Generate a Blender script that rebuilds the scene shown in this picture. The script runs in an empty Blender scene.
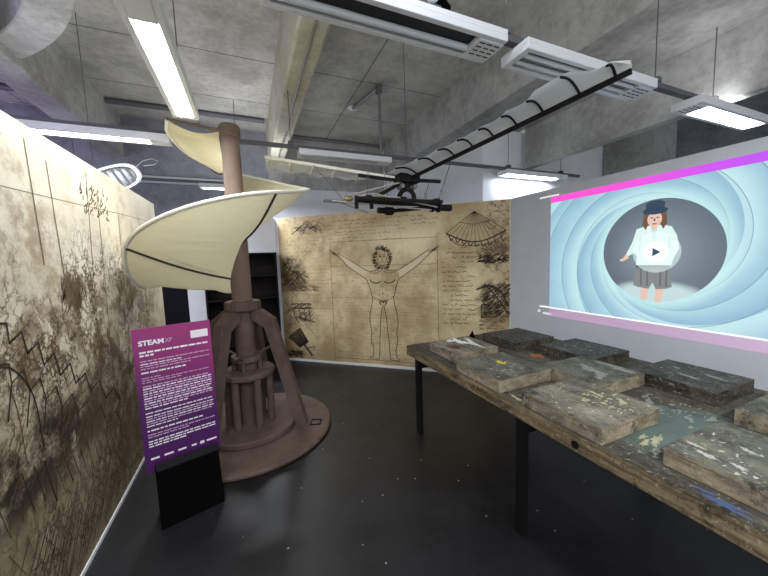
import bpy, math, random
from mathutils import Vector, Matrix
random.seed(7)
SC = bpy.context.scene
COL = SC.collection
R = math.radians
pi = math.pi

# ------------------------------------------------------------------ materials
def mat(name, col, rough=0.6, col2=None, scale=6.0, detail=6.0, lo=0.35, hi=0.65, bump=0.0, bscale=None,
        metallic=0.0, spec=0.5, stretch=None):
    m = bpy.data.materials.new(name); m.use_nodes = True
    nt = m.node_tree; b = nt.nodes['Principled BSDF']
    b.inputs['Roughness'].default_value = rough
    b.inputs['Metallic'].default_value = metallic
    b.inputs['Specular IOR Level'].default_value = spec
    b.inputs['Base Color'].default_value = (*col, 1)
    if col2 or bump:
        g = nt.nodes.new('ShaderNodeNewGeometry')
        mp = nt.nodes.new('ShaderNodeMapping'); nt.links.new(g.outputs['Position'], mp.inputs['Vector'])
        if stretch: mp.inputs['Scale'].default_value = stretch
    if col2:
        n = nt.nodes.new('ShaderNodeTexNoise'); n.inputs['Scale'].default_value = scale
        n.inputs['Detail'].default_value = detail; n.inputs['Roughness'].default_value = 0.65
        nt.links.new(mp.outputs[0], n.inputs['Vector'])
        r = nt.nodes.new('ShaderNodeValToRGB')
        r.color_ramp.elements[0].position = lo; r.color_ramp.elements[0].color = (*col, 1)
        r.color_ramp.elements[1].position = hi; r.color_ramp.elements[1].color = (*col2, 1)
        nt.links.new(n.outputs['Fac'], r.inputs['Fac']); nt.links.new(r.outputs['Color'], b.inputs['Base Color'])
    if bump:
        n2 = nt.nodes.new('ShaderNodeTexNoise'); n2.inputs['Scale'].default_value = bscale or scale * 4
        n2.inputs['Detail'].default_value = 5
        nt.links.new(mp.outputs[0], n2.inputs['Vector'])
        bm = nt.nodes.new('ShaderNodeBump'); bm.inputs['Strength'].default_value = bump; bm.inputs['Distance'].default_value = 0.02
        nt.links.new(n2.outputs['Fac'], bm.inputs['Height']); nt.links.new(bm.outputs['Normal'], b.inputs['Normal'])
    return m

def emit_mat(name, col, strength):
    m = bpy.data.materials.new(name); m.use_nodes = True
    b = m.node_tree.nodes['Principled BSDF']
    b.inputs['Base Color'].default_value = (*[min(c, .8) for c in col], 1)
    b.inputs['Emission Color'].default_value = (*col, 1)
    b.inputs['Emission Strength'].default_value = strength
    return m

class NT:
    """small helper for writing node maths"""
    def __init__(s, m): s.nt = m.node_tree
    def val(s, sock, x):
        if isinstance(x, (int, float)): sock.default_value = x
        elif isinstance(x, tuple): sock.default_value = x
        else: s.nt.links.new(x, sock)
    def m(s, op, a, b=0.0, c=0.0):
        n = s.nt.nodes.new('ShaderNodeMath'); n.operation = op
        s.val(n.inputs[0], a); s.val(n.inputs[1], b); s.val(n.inputs[2], c)
        return n.outputs[0]
    def mix(s, f, a, b, mode='MIX'):
        n = s.nt.nodes.new('ShaderNodeMix'); n.data_type = 'RGBA'; n.blend_type = mode
        s.val(n.inputs['Factor'], f); s.val(n.inputs['A'], a); s.val(n.inputs['B'], b)
        return n.outputs['Result']
    def step(s, x, lo, hi):
        n = s.nt.nodes.new('ShaderNodeMapRange'); n.interpolation_type = 'SMOOTHSTEP'
        s.val(n.inputs['Value'], x); s.val(n.inputs['From Min'], lo); s.val(n.inputs['From Max'], hi)
        return n.outputs[0]
    def pos(s):
        g = s.nt.nodes.new('ShaderNodeNewGeometry'); x = s.nt.nodes.new('ShaderNodeSeparateXYZ')
        s.nt.links.new(g.outputs['Position'], x.inputs[0]); return g.outputs['Position'], x.outputs[0], x.outputs[1], x.outputs[2]
    def noise(s, v, scale, detail=5, rough=.6, stretch=None, w=None):
        if stretch:
            mp = s.nt.nodes.new('ShaderNodeMapping'); s.nt.links.new(v, mp.inputs[0]); mp.inputs['Scale'].default_value = stretch; v = mp.outputs[0]
        n = s.nt.nodes.new('ShaderNodeTexNoise'); n.inputs['Scale'].default_value = scale
        n.inputs['Detail'].default_value = detail; n.inputs['Roughness'].default_value = rough
        s.nt.links.new(v, n.inputs['Vector']); return n.outputs['Fac']

def concrete(name, c1, c2, joints=None, tint=None):
    """board-marked cast concrete: blotches, fine pores, panel joints every joints = (dx, dy, ox, oy)"""
    m = bpy.data.materials.new(name); m.use_nodes = True
    k = NT(m); b = m.node_tree.nodes['Principled BSDF']; b.inputs['Roughness'].default_value = .85
    b.inputs['Specular IOR Level'].default_value = .2
    P, x, y, z = k.pos()
    n1 = k.noise(P, 1.6, 6, .65); n2 = k.noise(P, 14, 6, .7)
    f = k.m('ADD', k.m('MULTIPLY', n1, .65), k.m('MULTIPLY', n2, .35))
    c = k.mix(k.step(f, .36, .64), (*c1, 1), (*c2, 1))
    st = k.step(k.noise(P, 3.5, 8, .8), .60, .72)
    c = k.mix(k.m('MULTIPLY', st, .45), c, (c1[0]*.45, c1[1]*.45, c1[2]*.42, 1))
    if joints:
        dx, dy, ox, oy = joints
        wob = k.m('MULTIPLY', k.m('SUBTRACT', k.noise(P, 3, 3), .5), .02)
        jy = k.m('ABSOLUTE', k.m('SUBTRACT', k.m('MODULO', k.m('ADD', k.m('ADD', y, wob), 100*dy-oy+dy/2), dy), dy/2))
        jx = k.m('ABSOLUTE', k.m('SUBTRACT', k.m('MODULO', k.m('ADD', k.m('ADD', x, wob), 100*dx-ox+dx/2), dx), dx/2))
        j = k.m('MINIMUM', jx, jy)
        lines = k.m('SUBTRACT', 1.0, k.step(j, .004, .014))
        c = k.mix(k.m('MULTIPLY', lines, .62), c, (.03, .03, .03, 1))
    m.node_tree.links.new(c, b.inputs['Base Color'])
    bm = m.node_tree.nodes.new('ShaderNodeBump'); bm.inputs['Strength'].default_value = .25; bm.inputs['Distance'].default_value = .01
    m.node_tree.links.new(n2, bm.inputs['Height']); m.node_tree.links.new(bm.outputs[0], b.inputs['Normal'])
    return m

M = {}
M['ceil'] = concrete('cast_concrete_slab', (.33, .32, .285), (.56, .55, .505), (2.2, 1.08, -.62, 4.25))
M['beam'] = concrete('cast_concrete_beam', (.25, .245, .23), (.45, .445, .42))
M['beam_warm'] = concrete('cast_concrete_warm', (.36, .34, .25), (.56, .54, .45))
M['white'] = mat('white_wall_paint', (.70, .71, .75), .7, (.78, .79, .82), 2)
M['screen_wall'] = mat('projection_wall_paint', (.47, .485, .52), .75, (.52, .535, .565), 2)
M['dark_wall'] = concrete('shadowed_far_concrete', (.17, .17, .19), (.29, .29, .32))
M['sculpt'] = mat('brown_painted_wood', (.085, .058, .046), .8, (.130, .092, .075), 5, bump=.15, bscale=30, spec=.12)
M['pole'] = mat('brown_painted_tube', (.14, .098, .075), .6, (.19, .135, .105), 3, spec=.2)
M['batten'] = mat('dark_olive_batten', (.035, .028, .012), .7)
M['dark_wood'] = mat('dark_stained_wood', (.006, .005, .005), .7, (.016, .013, .012), 8, spec=.2)
M['steel_black'] = mat('black_steel', (.004, .0035, .004), .6, spec=.2)
M['black'] = mat('black_board', (.0012, .0012, .0015), .8, spec=.05)
M['white_metal'] = mat('white_enamel', (.74, .75, .77), .4)
M['slot'] = mat('dark_slot', (.02, .02, .022), .6)
M['reflector'] = mat('aluminium_reflector', (.55, .62, .60), .25, metallic=.6)
M['tube_off'] = mat('unlit_tube', (.62, .65, .66), .25)
M['tube_on'] = emit_mat('lit_tube', (.90, .95, 1.0), 14)
M['self_lit_panel'] = emit_mat('self_lit_reflector', (.50, .76, .80), .75)  # reflector itself emits, standing in for tube light falling on it
M['rail'] = mat('grey_rail', (.10, .10, .11), .5)
M['wire'] = mat('steel_wire', (.09, .09, .09), .5)
M['galv'] = mat('galvanised_pipe', (.22, .22, .22), .45, metallic=.4)
M['bookcase'] = mat('dark_bookcase', (.006, .004, .005), .7, (.011, .008, .009), 3, spec=.15)
M['navy'] = mat('dark_navy_door', (.003, .003, .007), .7, spec=.15)
M['rope'] = mat('pale_rope', (.42, .38, .33), .8)
M['brass'] = mat('brass_joint', (.30, .24, .11), .4, metallic=.5)
M['silver'] = mat('silver_bolt', (.6, .6, .6), .3, metallic=.8)
M['ink'] = mat('sepia_ink', (.030, .018, .008), .8)
M['ink2'] = mat('faded_ink', (.13, .085, .040), .8)
M['ink3'] = mat('pale_ink', (.25, .18, .09), .8)
M['skin_wash'] = mat('paper_highlight', (.68, .58, .38), .8)

def cloth(name, col, col2, trans, scale=3):
    m = bpy.data.materials.new(name); m.use_nodes = True
    nt = m.node_tree; k = NT(m); nt.nodes.remove(nt.nodes['Principled BSDF'])
    out = nt.nodes['Material Output']; P, *_ = k.pos()
    c = k.mix(k.noise(P, scale, 5), (*col, 1), (*col2, 1))
    d = nt.nodes.new('ShaderNodeBsdfDiffuse'); t = nt.nodes.new('ShaderNodeBsdfTranslucent'); mx = nt.nodes.new('ShaderNodeMixShader')
    nt.links.new(c, d.inputs[0]); nt.links.new(c, t.inputs[0]); mx.inputs[0].default_value = trans
    w = k.noise(P, 5, 3, .5, stretch=(1, 1, 5))
    bm = nt.nodes.new('ShaderNodeBump'); bm.inputs['Strength'].default_value = .35; bm.inputs['Distance'].default_value = .03
    nt.links.new(w, bm.inputs['Height']); nt.links.new(bm.outputs[0], d.inputs['Normal'])
    nt.links.new(d.outputs[0], mx.inputs[1]); nt.links.new(t.outputs[0], mx.inputs[2]); nt.links.new(mx.outputs[0], out.inputs[0])
    return m
M['sail'] = cloth('cream_canvas', (.70, .635, .40), (.76, .705, .48), .14)
M['hem'] = mat('cream_hem', (.80, .77, .66), .8)
M['wing'] = cloth('white_wing_cloth', (.86, .87, .87), (.92, .93, .93), .35)

def floor_material():
    m = bpy.data.materials.new('dark_speckled_floor'); m.use_nodes = True
    k = NT(m); b = m.node_tree.nodes['Principled BSDF']; P, x, y, z = k.pos()
    c = k.mix(k.step(k.noise(P, 1.8, 6, .7), .35, .65), (.0055, .005, .006, 1), (.013, .0122, .0145, 1))
    c = k.mix(k.step(k.noise(P, 60, 3, .7), .55, .75), c, (.028, .027, .030, 1))
    v = m.node_tree.nodes.new('ShaderNodeTexVoronoi'); v.inputs['Scale'].default_value = 9
    m.node_tree.links.new(P, v.inputs['Vector'])
    dots = k.m('MULTIPLY', k.m('LESS_THAN', v.outputs['Distance'], .055), k.m('GREATER_THAN', k.noise(P, 2.3, 2), .47))
    c = k.mix(k.m('MULTIPLY', dots, .8), c, (.36, .36, .36, 1))
    m.node_tree.links.new(c, b.inputs['Base Color'])
    r = k.m('ADD', .27, k.m('MULTIPLY', k.noise(P, 3, 5), .25)); m.node_tree.links.new(r, b.inputs['Roughness'])
    b.inputs['Specular IOR Level'].default_value = .4
    return m
M['floor'] = floor_material()

def bench_wood(name, light, dark, teal, tealamt, grain, spill=None):
    """weathered timber with grain, dirt and old colour stains"""
    m = bpy.data.materials.new(name); m.use_nodes = True
    k = NT(m); b = m.node_tree.nodes['Principled BSDF']; P, x, y, z = k.pos()
    g = k.noise(P, 4, 8, .7, stretch=grain)
    c = k.mix(k.step(g, .33, .66), (*dark, 1), (*light, 1))
    c = k.mix(k.m('MULTIPLY', k.step(k.noise(P, 5, 5, .7), .48, .62), tealamt), c, (*teal, 1))
    c = k.mix(k.m('MULTIPLY', k.step(k.noise(P, 7, 8, .8), .50, .66), .85), c, (.012, .011, .010, 1))
    c = k.mix(k.m('MULTIPLY', k.step(k.noise(P, 15, 8, .85), .58, .70), .38), c, (.36, .345, .29, 1))
    c = k.mix(k.m('MULTIPLY', k.step(k.noise(P, 46, 5, .8), .56, .66), .55), c, (.46, .43, .35, 1))
    c = k.mix(k.m('MULTIPLY', k.step(k.noise(P, 30, 6, .8, stretch=(1.3, .8, 1)), .56, .64), .6), c, (.02, .018, .015, 1))
    if spill:                                          # a spill of thin green-blue colour soaked into the boards
        d = k.m('ADD', k.m('POWER', k.m('DIVIDE', k.m('SUBTRACT', x, spill[0]), .34), 2.0), k.m('POWER', k.m('DIVIDE', k.m('SUBTRACT', y, spill[1]), .30), 2.0))
        f = k.m('SUBTRACT', 1.0, k.step(k.m('ADD', d, k.m('MULTIPLY', k.m('SUBTRACT', k.noise(P, 6, 6, .7), .5), 2.2)), .1, 1.2))
        c = k.mix(k.m('MULTIPLY', f, .75), c, (.115, .165, .15, 1))
    m.node_tree.links.new(c, b.inputs['Base Color']); b.inputs['Roughness'].default_value = .6; b.inputs['Specular IOR Level'].default_value = .12
    bm = m.node_tree.nodes.new('ShaderNodeBump'); bm.inputs['Strength'].default_value = .3; bm.inputs['Distance'].default_value = .01
    m.node_tree.links.new(g, bm.inputs['Height']); m.node_tree.links.new(bm.outputs[0], b.inputs['Normal'])
    return m
M['bench_top'] = bench_wood('stained_bench_top', (.105, .092, .068), (.028, .024, .019), (.060, .066, .058), .6, (4, .5, 4), (1.72, .72))
M['bench_edge'] = bench_wood('worn_bench_edge', (.25, .195, .115), (.055, .040, .022), (.10, .075, .04), .4, (5, .6, 9))
M['box_top'] = bench_wood('stained_box_lid', (.25, .225, .17), (.085, .076, .057), (.10, .105, .085), .5, (3, 1, 3))
M['box_grey'] = bench_wood('greenish_box_lid', (.155, .147, .11), (.050, .048, .038), (.105, .115, .088), .6, (3, 1, 3))
M['box_dark'] = bench_wood('blackened_box_lid', (.085, .080, .068), (.022, .021, .019), (.038, .042, .037), .6, (3, 1, 3))
M['box_side'] = bench_wood('bare_box_side', (.32, .27, .19), (.15, .125, .085), (.09, .08, .06), .4, (2, 2, 6))
M['box_side_dark'] = bench_wood('blackened_box_side', (.105, .085, .060), (.018, .015, .012), (.02, .02, .018), .5, (2, 2, 6))
PAINT = {'white': (.75, .74, .70), 'cream': (.46, .43, .27), 'yellow': (.70, .56, .03), 'blue': (.055, .085, .18), 'teal': (.13, .20, .19),
         'maroon': (.09, .02, .025), 'orange': (.33, .11, .045), 'grey': (.24, .24, .215), 'pale': (.42, .41, .36)}
for k_, c_ in PAINT.items(): M['p_' + k_] = mat(k_ + '_paint', c_, .5, tuple(v * .75 for v in c_), 30)

def parchment(name, left):
    """aged paper print: tan paper, blotches, brown washes where the printed drawings are"""
    m = bpy.data.materials.new(name); m.use_nodes = True
    k = NT(m); b = m.node_tree.nodes['Principled BSDF']; b.inputs['Roughness'].default_value = .6; b.inputs['Specular IOR Level'].default_value = .25
    P, x, y, z = k.pos()
    n1 = k.noise(P, 1.7, 6, .6); n2 = k.noise(P, 7, 7, .7); n3 = k.noise(P, 30, 4, .7)
    if left:
        c = k.mix(k.step(n1, .35, .65), (.56, .50, .37, 1), (.68, .62, .49, 1))
        c = k.mix(k.m('MULTIPLY', k.step(n2, .5, .66), .45), c, (.36, .27, .15, 1))
        def blob(cy, cz, ry, rz, amt, col, n=n2, lo=.42, hi=.6):
            dy = k.m('DIVIDE', k.m('SUBTRACT', y, cy), ry); dz = k.m('DIVIDE', k.m('SUBTRACT', z, cz), rz)
            d = k.m('ADD', k.m('MULTIPLY', dy, dy), k.m('MULTIPLY', dz, dz))
            f = k.m('MULTIPLY', k.m('SUBTRACT', 1.0, k.step(d, .25, 1.0)), k.step(n, lo, hi))
            return k.mix(k.m('MULTIPLY', f, amt), c, (*col, 1))
        f = k.m('SUBTRACT', 1.0, k.step(k.m('ADD', z, k.m('MULTIPLY', n1, .5)), .75, 1.6))   # mixed towards a darker brown going down the sheet
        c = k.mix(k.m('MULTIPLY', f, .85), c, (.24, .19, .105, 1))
        c = blob(1.85, 1.85, .35, .30, .55, (.22, .16, .09))
        c = blob(2.05, 1.45, .40, .35, .55, (.26, .19, .10))
        c = blob(2.45, 1.25, .35, .35, .75, (.16, .11, .06)); c = blob(2.3, 1.48, .16, .14, .9, (.10, .07, .04), lo=.36, hi=.5); c = blob(1.95, 1.25, .35, .22, .7, (.22, .16, .09), lo=.4, hi=.55)
        c = blob(3.2, 1.15, .9, .5, .6, (.15, .10, .055))
        c = blob(1.75, 1.0, .3, .3, .8, (.10, .07, .04))
        c = blob(1.95, .74, .75, .24, .95, (.022, .014, .009), lo=.34, hi=.54)
        c = blob(2.7, .75, .6, .35, .75, (.08, .05, .03))
        c = blob(2.2, .3, 1.2, .45, .6, (.13, .10, .06), lo=.3, hi=.6)
        c = blob(3.5, .35, .8, .45, .6, (.13, .10, .06), lo=.3, hi=.6)
    else:
        # u runs along the slanted wall
        u = k.m('ADD', k.m('MULTIPLY', k.m('SUBTRACT', x, .456), .7518), k.m('MULTIPLY', k.m('SUBTRACT', 5.28, y), .6594))
        c = k.mix(k.step(n1, .35, .68), (.44, .34, .18, 1), (.76, .64, .39, 1))
        c = k.mix(k.m('MULTIPLY', k.step(n2, .5, .66), .4), c, (.36, .25, .12, 1))
        c = k.mix(k.m('MULTIPLY', k.step(n3, .52, .7), .25), c, (.30, .2, .1, 1))
        def blob(cu, cz, ru, rz, amt, col, n=n2, lo=.36, hi=.58):
            dy = k.m('DIVIDE', k.m('SUBTRACT', u, cu), ru); dz = k.m('DIVIDE', k.m('SUBTRACT', z, cz), rz)
            d = k.m('ADD', k.m('MULTIPLY', dy, dy), k.m('MULTIPLY', dz, dz))
            f = k.m('MULTIPLY', k.m('SUBTRACT', 1.0, k.step(d, .2, 1.0)), k.step(n, lo, hi))
            return k.mix(k.m('MULTIPLY', f, amt), c, (*col, 1))
        c = blob(.15, 1.4, .38, .38, .8, (.09, .06, .03)); c = blob(.12, .10, .3, .14, .8, (.05, .03, .02))
        c = blob(3.25, 1.0, .32, .36, .8, (.09, .06, .035)); c = blob(3.28, 1.6, .3, .2, .7, (.12, .085, .05))
        c = blob(.7, 1.85, .5, .35, .4, (.22, .15, .08)); c = blob(.3, .75, .4, .3, .4, (.2, .14, .07))
        c = blob(1.9, 1.9, .7, .25, .5, (.80, .70, .46), lo=.3, hi=.5)
        e = k.m('MINIMUM', k.m('MINIMUM', u, k.m('SUBTRACT', 3.41, u)), k.m('MINIMUM', z, k.m('SUBTRACT', 2.28, z)))
        e = k.m('SUBTRACT', 1.0, k.step(k.m('ADD', e, k.m('MULTIPLY', n2, .1)), .0, .45))
        c = k.mix(k.m('MULTIPLY', e, .45), c, (.22, .14, .07, 1))
    # fine wandering pen outlines in the sketched areas of the print
    if left:
        zone = k.m('MULTIPLY', k.step(k.m('ADD', z, k.m('MULTIPLY', n1, .4)), 2.15, 1.75), k.step(y, 4.2, 3.6))
        for sc_, amt, w_ in ((2.6, .8, .016), (5.5, .7, .024), (9, .6, .03)):
            q = k.noise(P, sc_, 5, .6, stretch=(1, 1.15, 1)); ln = k.m('SUBTRACT', 1.0, k.step(k.m('ABSOLUTE', k.m('SUBTRACT', q, .5)), w_ * .3, w_))
            c = k.mix(k.m('MULTIPLY', k.m('MULTIPLY', ln, zone), k.m('MULTIPLY', k.step(k.noise(P, 2.1, 3), .36, .52), amt)), c, (.075, .05, .028, 1))
        hz = k.m('FRACT', k.m('ADD', k.m('MULTIPLY', k.m('ADD', k.m('MULTIPLY', z, .74), k.m('MULTIPLY', y, -.67)), 38.0), k.m('MULTIPLY', n2, 2.0)))
        hz = k.m('MULTIPLY', k.step(k.m('ABSOLUTE', k.m('SUBTRACT', hz, .5)), .18, .10), k.step(k.m('ADD', z, k.m('MULTIPLY', n1, .6)), 1.05, .75))
        c = k.mix(k.m('MULTIPLY', hz, k.m('MULTIPLY', k.step(k.noise(P, 2.7, 4), .38, .6), .8)), c, (.055, .036, .02, 1))
    else:
        edge = k.m('MAXIMUM', k.step(u, .75, .2), k.step(u, 2.95, 3.2))
        for sc_, amt, w_ in ((5.0, .75, .018), (10.0, .6, .028)):
            q = k.noise(P, sc_, 5, .6); ln = k.m('SUBTRACT', 1.0, k.step(k.m('ABSOLUTE', k.m('SUBTRACT', q, .5)), w_ * .3, w_))
            c = k.mix(k.m('MULTIPLY', k.m('MULTIPLY', ln, edge), k.m('MULTIPLY', k.step(k.noise(P, 3.1, 3), .45, .6), amt)), c, (.07, .045, .022, 1))
    m.node_tree.links.new(c, b.inputs['Base Color'])
    return m
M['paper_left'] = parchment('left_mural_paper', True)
M['paper_back'] = parchment('back_mural_paper', False)

# ------------------------------------------------------------------ geometry
class MB:
    def __init__(s): s.v = []; s.f = []; s.mi = []; s.sm = []
    def add(s, vs, fs, mi=0, smooth=False):
        o = len(s.v); s.v += [tuple(p) for p in vs]
        for f in fs: s.f.append([o + i for i in f]); s.mi.append(mi); s.sm.append(smooth)
    def box(s, lo, hi, mi=0, top_mi=None, mtx=None):
        x0, y0, z0 = lo; x1, y1, z1 = hi
        vs = [(x0, y0, z0), (x1, y0, z0), (x1, y1, z0), (x0, y1, z0), (x0, y0, z1), (x1, y0, z1), (x1, y1, z1), (x0, y1, z1)]
        if mtx: vs = [mtx @ Vector(p) for p in vs]
        t = mi if top_mi is None else top_mi
        s.add(vs, [(3, 2, 1, 0), (0, 1, 5, 4), (1, 2, 6, 5), (2, 3, 7, 6), (3, 0, 4, 7)], mi); s.add(vs, [(4, 5, 6, 7)], t)
        return s
    def bar(s, a, b, w, h, up=(0, 0, 1), mi=0):
        a = Vector(a); b = Vector(b); d = (b - a).normalized(); u = Vector(up)
        if abs(d.dot(u)) > .98: u = Vector((0, 1, 0))
        r = d.cross(u).normalized(); u = r.cross(d)
        vs = [p + r * (sx * w / 2) + u * (sy * h / 2) for p in (a, b) for sx, sy in ((-1, -1), (1, -1), (1, 1), (-1, 1))]
        s.add(vs, [(0, 1, 2, 3), (7, 6, 5, 4), (0, 4, 5, 1), (1, 5, 6, 2), (2, 6, 7, 3), (3, 7, 4, 0)], mi); return s
    def tube(s, pts, r, n=10, mi=0, cap=True):
        pts = [Vector(p) for p in pts]; rs = r if isinstance(r, (list, tuple)) else [r] * len(pts)
        vs = []; fs = []; u = None
        for i, p in enumerate(pts):
            d = (pts[min(i + 1, len(pts) - 1)] - pts[max(i - 1, 0)]).normalized()
            if u is None: u = d.orthogonal().normalized()
            u = (u - d * u.dot(d)).normalized(); w = d.cross(u)
            for k in range(n):
                a = 2 * pi * k / n; vs.append(p + (u * math.cos(a) + w * math.sin(a)) * rs[i])
        for i in range(len(pts) - 1):
            for k in range(n): fs.append((i * n + k, i * n + (k + 1) % n, (i + 1) * n + (k + 1) % n, (i + 1) * n + k))
        s.add(vs, fs, mi, True)
        if cap:
            e = (len(pts) - 1) * n
            s.add(vs[:n], [tuple(reversed(range(n)))], mi); s.add(vs[e:e + n], [tuple(range(n))], mi)
        return s
    def lathe(s, prof, c=(0, 0, 0), n=48, mi=0, smooth=False):
        vs = []; fs = []; m = len(prof)
        for k in range(n):
            a = 2 * pi * k / n
            for r, z in prof: vs.append((c[0] + r * math.cos(a), c[1] + r * math.sin(a), c[2] + z))
        for k in range(n):
            for i in range(m - 1):
                fs.append((k * m + i, ((k + 1) % n) * m + i, ((k + 1) % n) * m + i + 1, k * m + i + 1))
        s.add(vs, fs, mi, smooth); return s
    def sphere(s, c, r, n=14, mi=0, sc=(1, 1, 1)):
        vs = []; fs = []
        h = n // 2
        for i in range(h + 1):
            t = pi * i / h
            for k in range(n):
                a = 2 * pi * k / n
                vs.append((c[0] + r * sc[0] * math.sin(t) * math.cos(a), c[1] + r * sc[1] * math.sin(t) * math.sin(a), c[2] + r * sc[2] * math.cos(t)))
        for i in range(h):
            for k in range(n): fs.append((i * n + k, (i + 1) * n + k, (i + 1) * n + (k + 1) % n, i * n + (k + 1) % n))
        s.add(vs, fs, mi, True); return s
    def build(s, name, mats, parent=None, bevel=0.0):
        me = bpy.data.meshes.new(name); me.from_pydata(s.v, [], s.f)
        if not isinstance(mats, (list, tuple)): mats = [mats]
        for m in mats: me.materials.append(m)
        me.polygons.foreach_set('material_index', s.mi); me.polygons.foreach_set('use_smooth', s.sm)
        me.update()
        o = bpy.data.objects.new(name, me); COL.objects.link(o)
        if parent:
            o.parent = parent
            if parent.parent or parent.location.length or parent.rotation_euler.z:
                o.matrix_parent_inverse = Matrix.Identity(4)
        if bevel:
            b = o.modifiers.new('bevel', 'BEVEL'); b.width = bevel; b.segments = 2; b.limit_method = 'ANGLE'
        return o

def thing(name, label, cat, loc=(0, 0, 0), rz=0.0, group=None):
    o = bpy.data.objects.new(name, None); COL.objects.link(o); o.location = loc; o.rotation_euler = (0, 0, rz)
    o.empty_display_size = .05
    return tag(o, label, cat, group)
def tag(o, label, cat, group=None):
    o['label'] = label; o['category'] = cat
    if group: o['group'] = group
    return o
def struct(mb, name, m, bevel=0.0, label=None):
    o = mb.build(name, m, bevel=bevel); o['kind'] = 'structure'
    if label: o['label'] = label
    return o
def part_label(o, t): o['label'] = t; return o

# ------------------------------------------------------------------ setting
CEIL = 4.0; SOF = 3.38; PT = 2.275
struct(MB().box((-8, -3.2, -.12), (8, 8.2, 0)), 'floor', M['floor'])
# slab with the round opening at the upper left left out of it: four panels around plus the ring itself
struct(MB().box((-8, -3.2, CEIL), (8, 8.2, CEIL + .2)), 'ceiling', M['ceil'])
struct(MB().box((.45, -3.2, 3.35), (.69, 6.46, CEIL), 0), 'trim_1', M['beam_warm'], .02, 'narrow cast concrete ceiling beam with a conduit along it')
struct(MB().box((2.83, -3.2, SOF), (3.8, 6.46, CEIL)), 'trim_2', M['beam'], .01, 'wide cast concrete ceiling beam over the bench')
struct(MB().box((3.8, -3.2, 2.83), (3.93, 3.55, CEIL)), 'trim_3', M['beam'], .012, 'deep concrete downstand beside the projection wall')
struct(MB().box((-2.0, 3.2, 3.35), (-1.72, 6.46, CEIL)), 'trim_4', M['beam'], .02, 'concrete beam over the left mural')
mb = MB()
mb.lathe([(2.46, CEIL), (2.46, 3.45), (2.47, 3.44), (2.69, 3.44), (2.70, 3.45), (2.70, CEIL)], (-3.42, 1.85, 0), 96)
struct(mb, 'trim_5', M['beam'], label='round concrete ring on the ceiling at the upper left')
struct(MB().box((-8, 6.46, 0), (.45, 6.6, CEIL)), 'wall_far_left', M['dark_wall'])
mb = MB().box((.45, 6.46, 3.0), (2.83, 6.6, CEIL), 1).box((.45, 6.46, 0), (2.83, 6.6, 3.0), 0).box((2.83, 6.46, 0), (3.12, 6.6, SOF), 0)
struct(mb, 'wall_far', [M['white'], M['beam']])
struct(MB().box((3.12, 3.65, 0), (5.7, 3.78, SOF)).box((3.12, 3.78, 0), (3.24, 6.46, SOF)), 'wall_far_right', M['white'])
struct(MB().box((5.7, 2.9, 0), (6.3, 3.9, CEIL)), 'trim_6', M['beam'], label='concrete column beyond the projection wall')
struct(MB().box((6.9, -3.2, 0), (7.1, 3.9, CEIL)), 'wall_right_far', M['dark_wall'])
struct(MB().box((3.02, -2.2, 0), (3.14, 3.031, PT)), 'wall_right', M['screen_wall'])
struct(MB().box((-.985, -.6, 0), (-.913, 4.2, PT - .004)), 'wall_left', M['white'])
# slanted panel behind the back mural
d = Vector((.7518, -.6594, 0)); nn = Vector((-.6594, -.7518, 0)); M0 = Vector((.456, 5.28, 0))
WM = Matrix((( d.x, -nn.x, 0, M0.x), (d.y, -nn.y, 0, M0.y), (0, 0, 1, 0), (0, 0, 0, 1)))     # local x along the wall, y behind it
struct(MB().box((-.05, .003, 0), (3.41, .08, PT), mtx=WM), 'wall_back', M['white'])
struct(MB().box((-.84, 5.285, 0), (.42, 5.36, PT)), 'wall_back_left', M['white'])
struct(MB().box((-.02, -.012, 0), (3.36, .0, .035), mtx=WM), 'baseboard_back', M['white_metal'])
struct(MB().box((-.913, -.5, 0), (-.902, 4.2, .022)), 'baseboard_left', M['white_metal'])
do = struct(MB().box((-1.75, 5.30, 0), (-.845, 5.36, 2.2)), 'door_1', M['navy'], label='dark navy door beside the bookcase wall')

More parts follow.
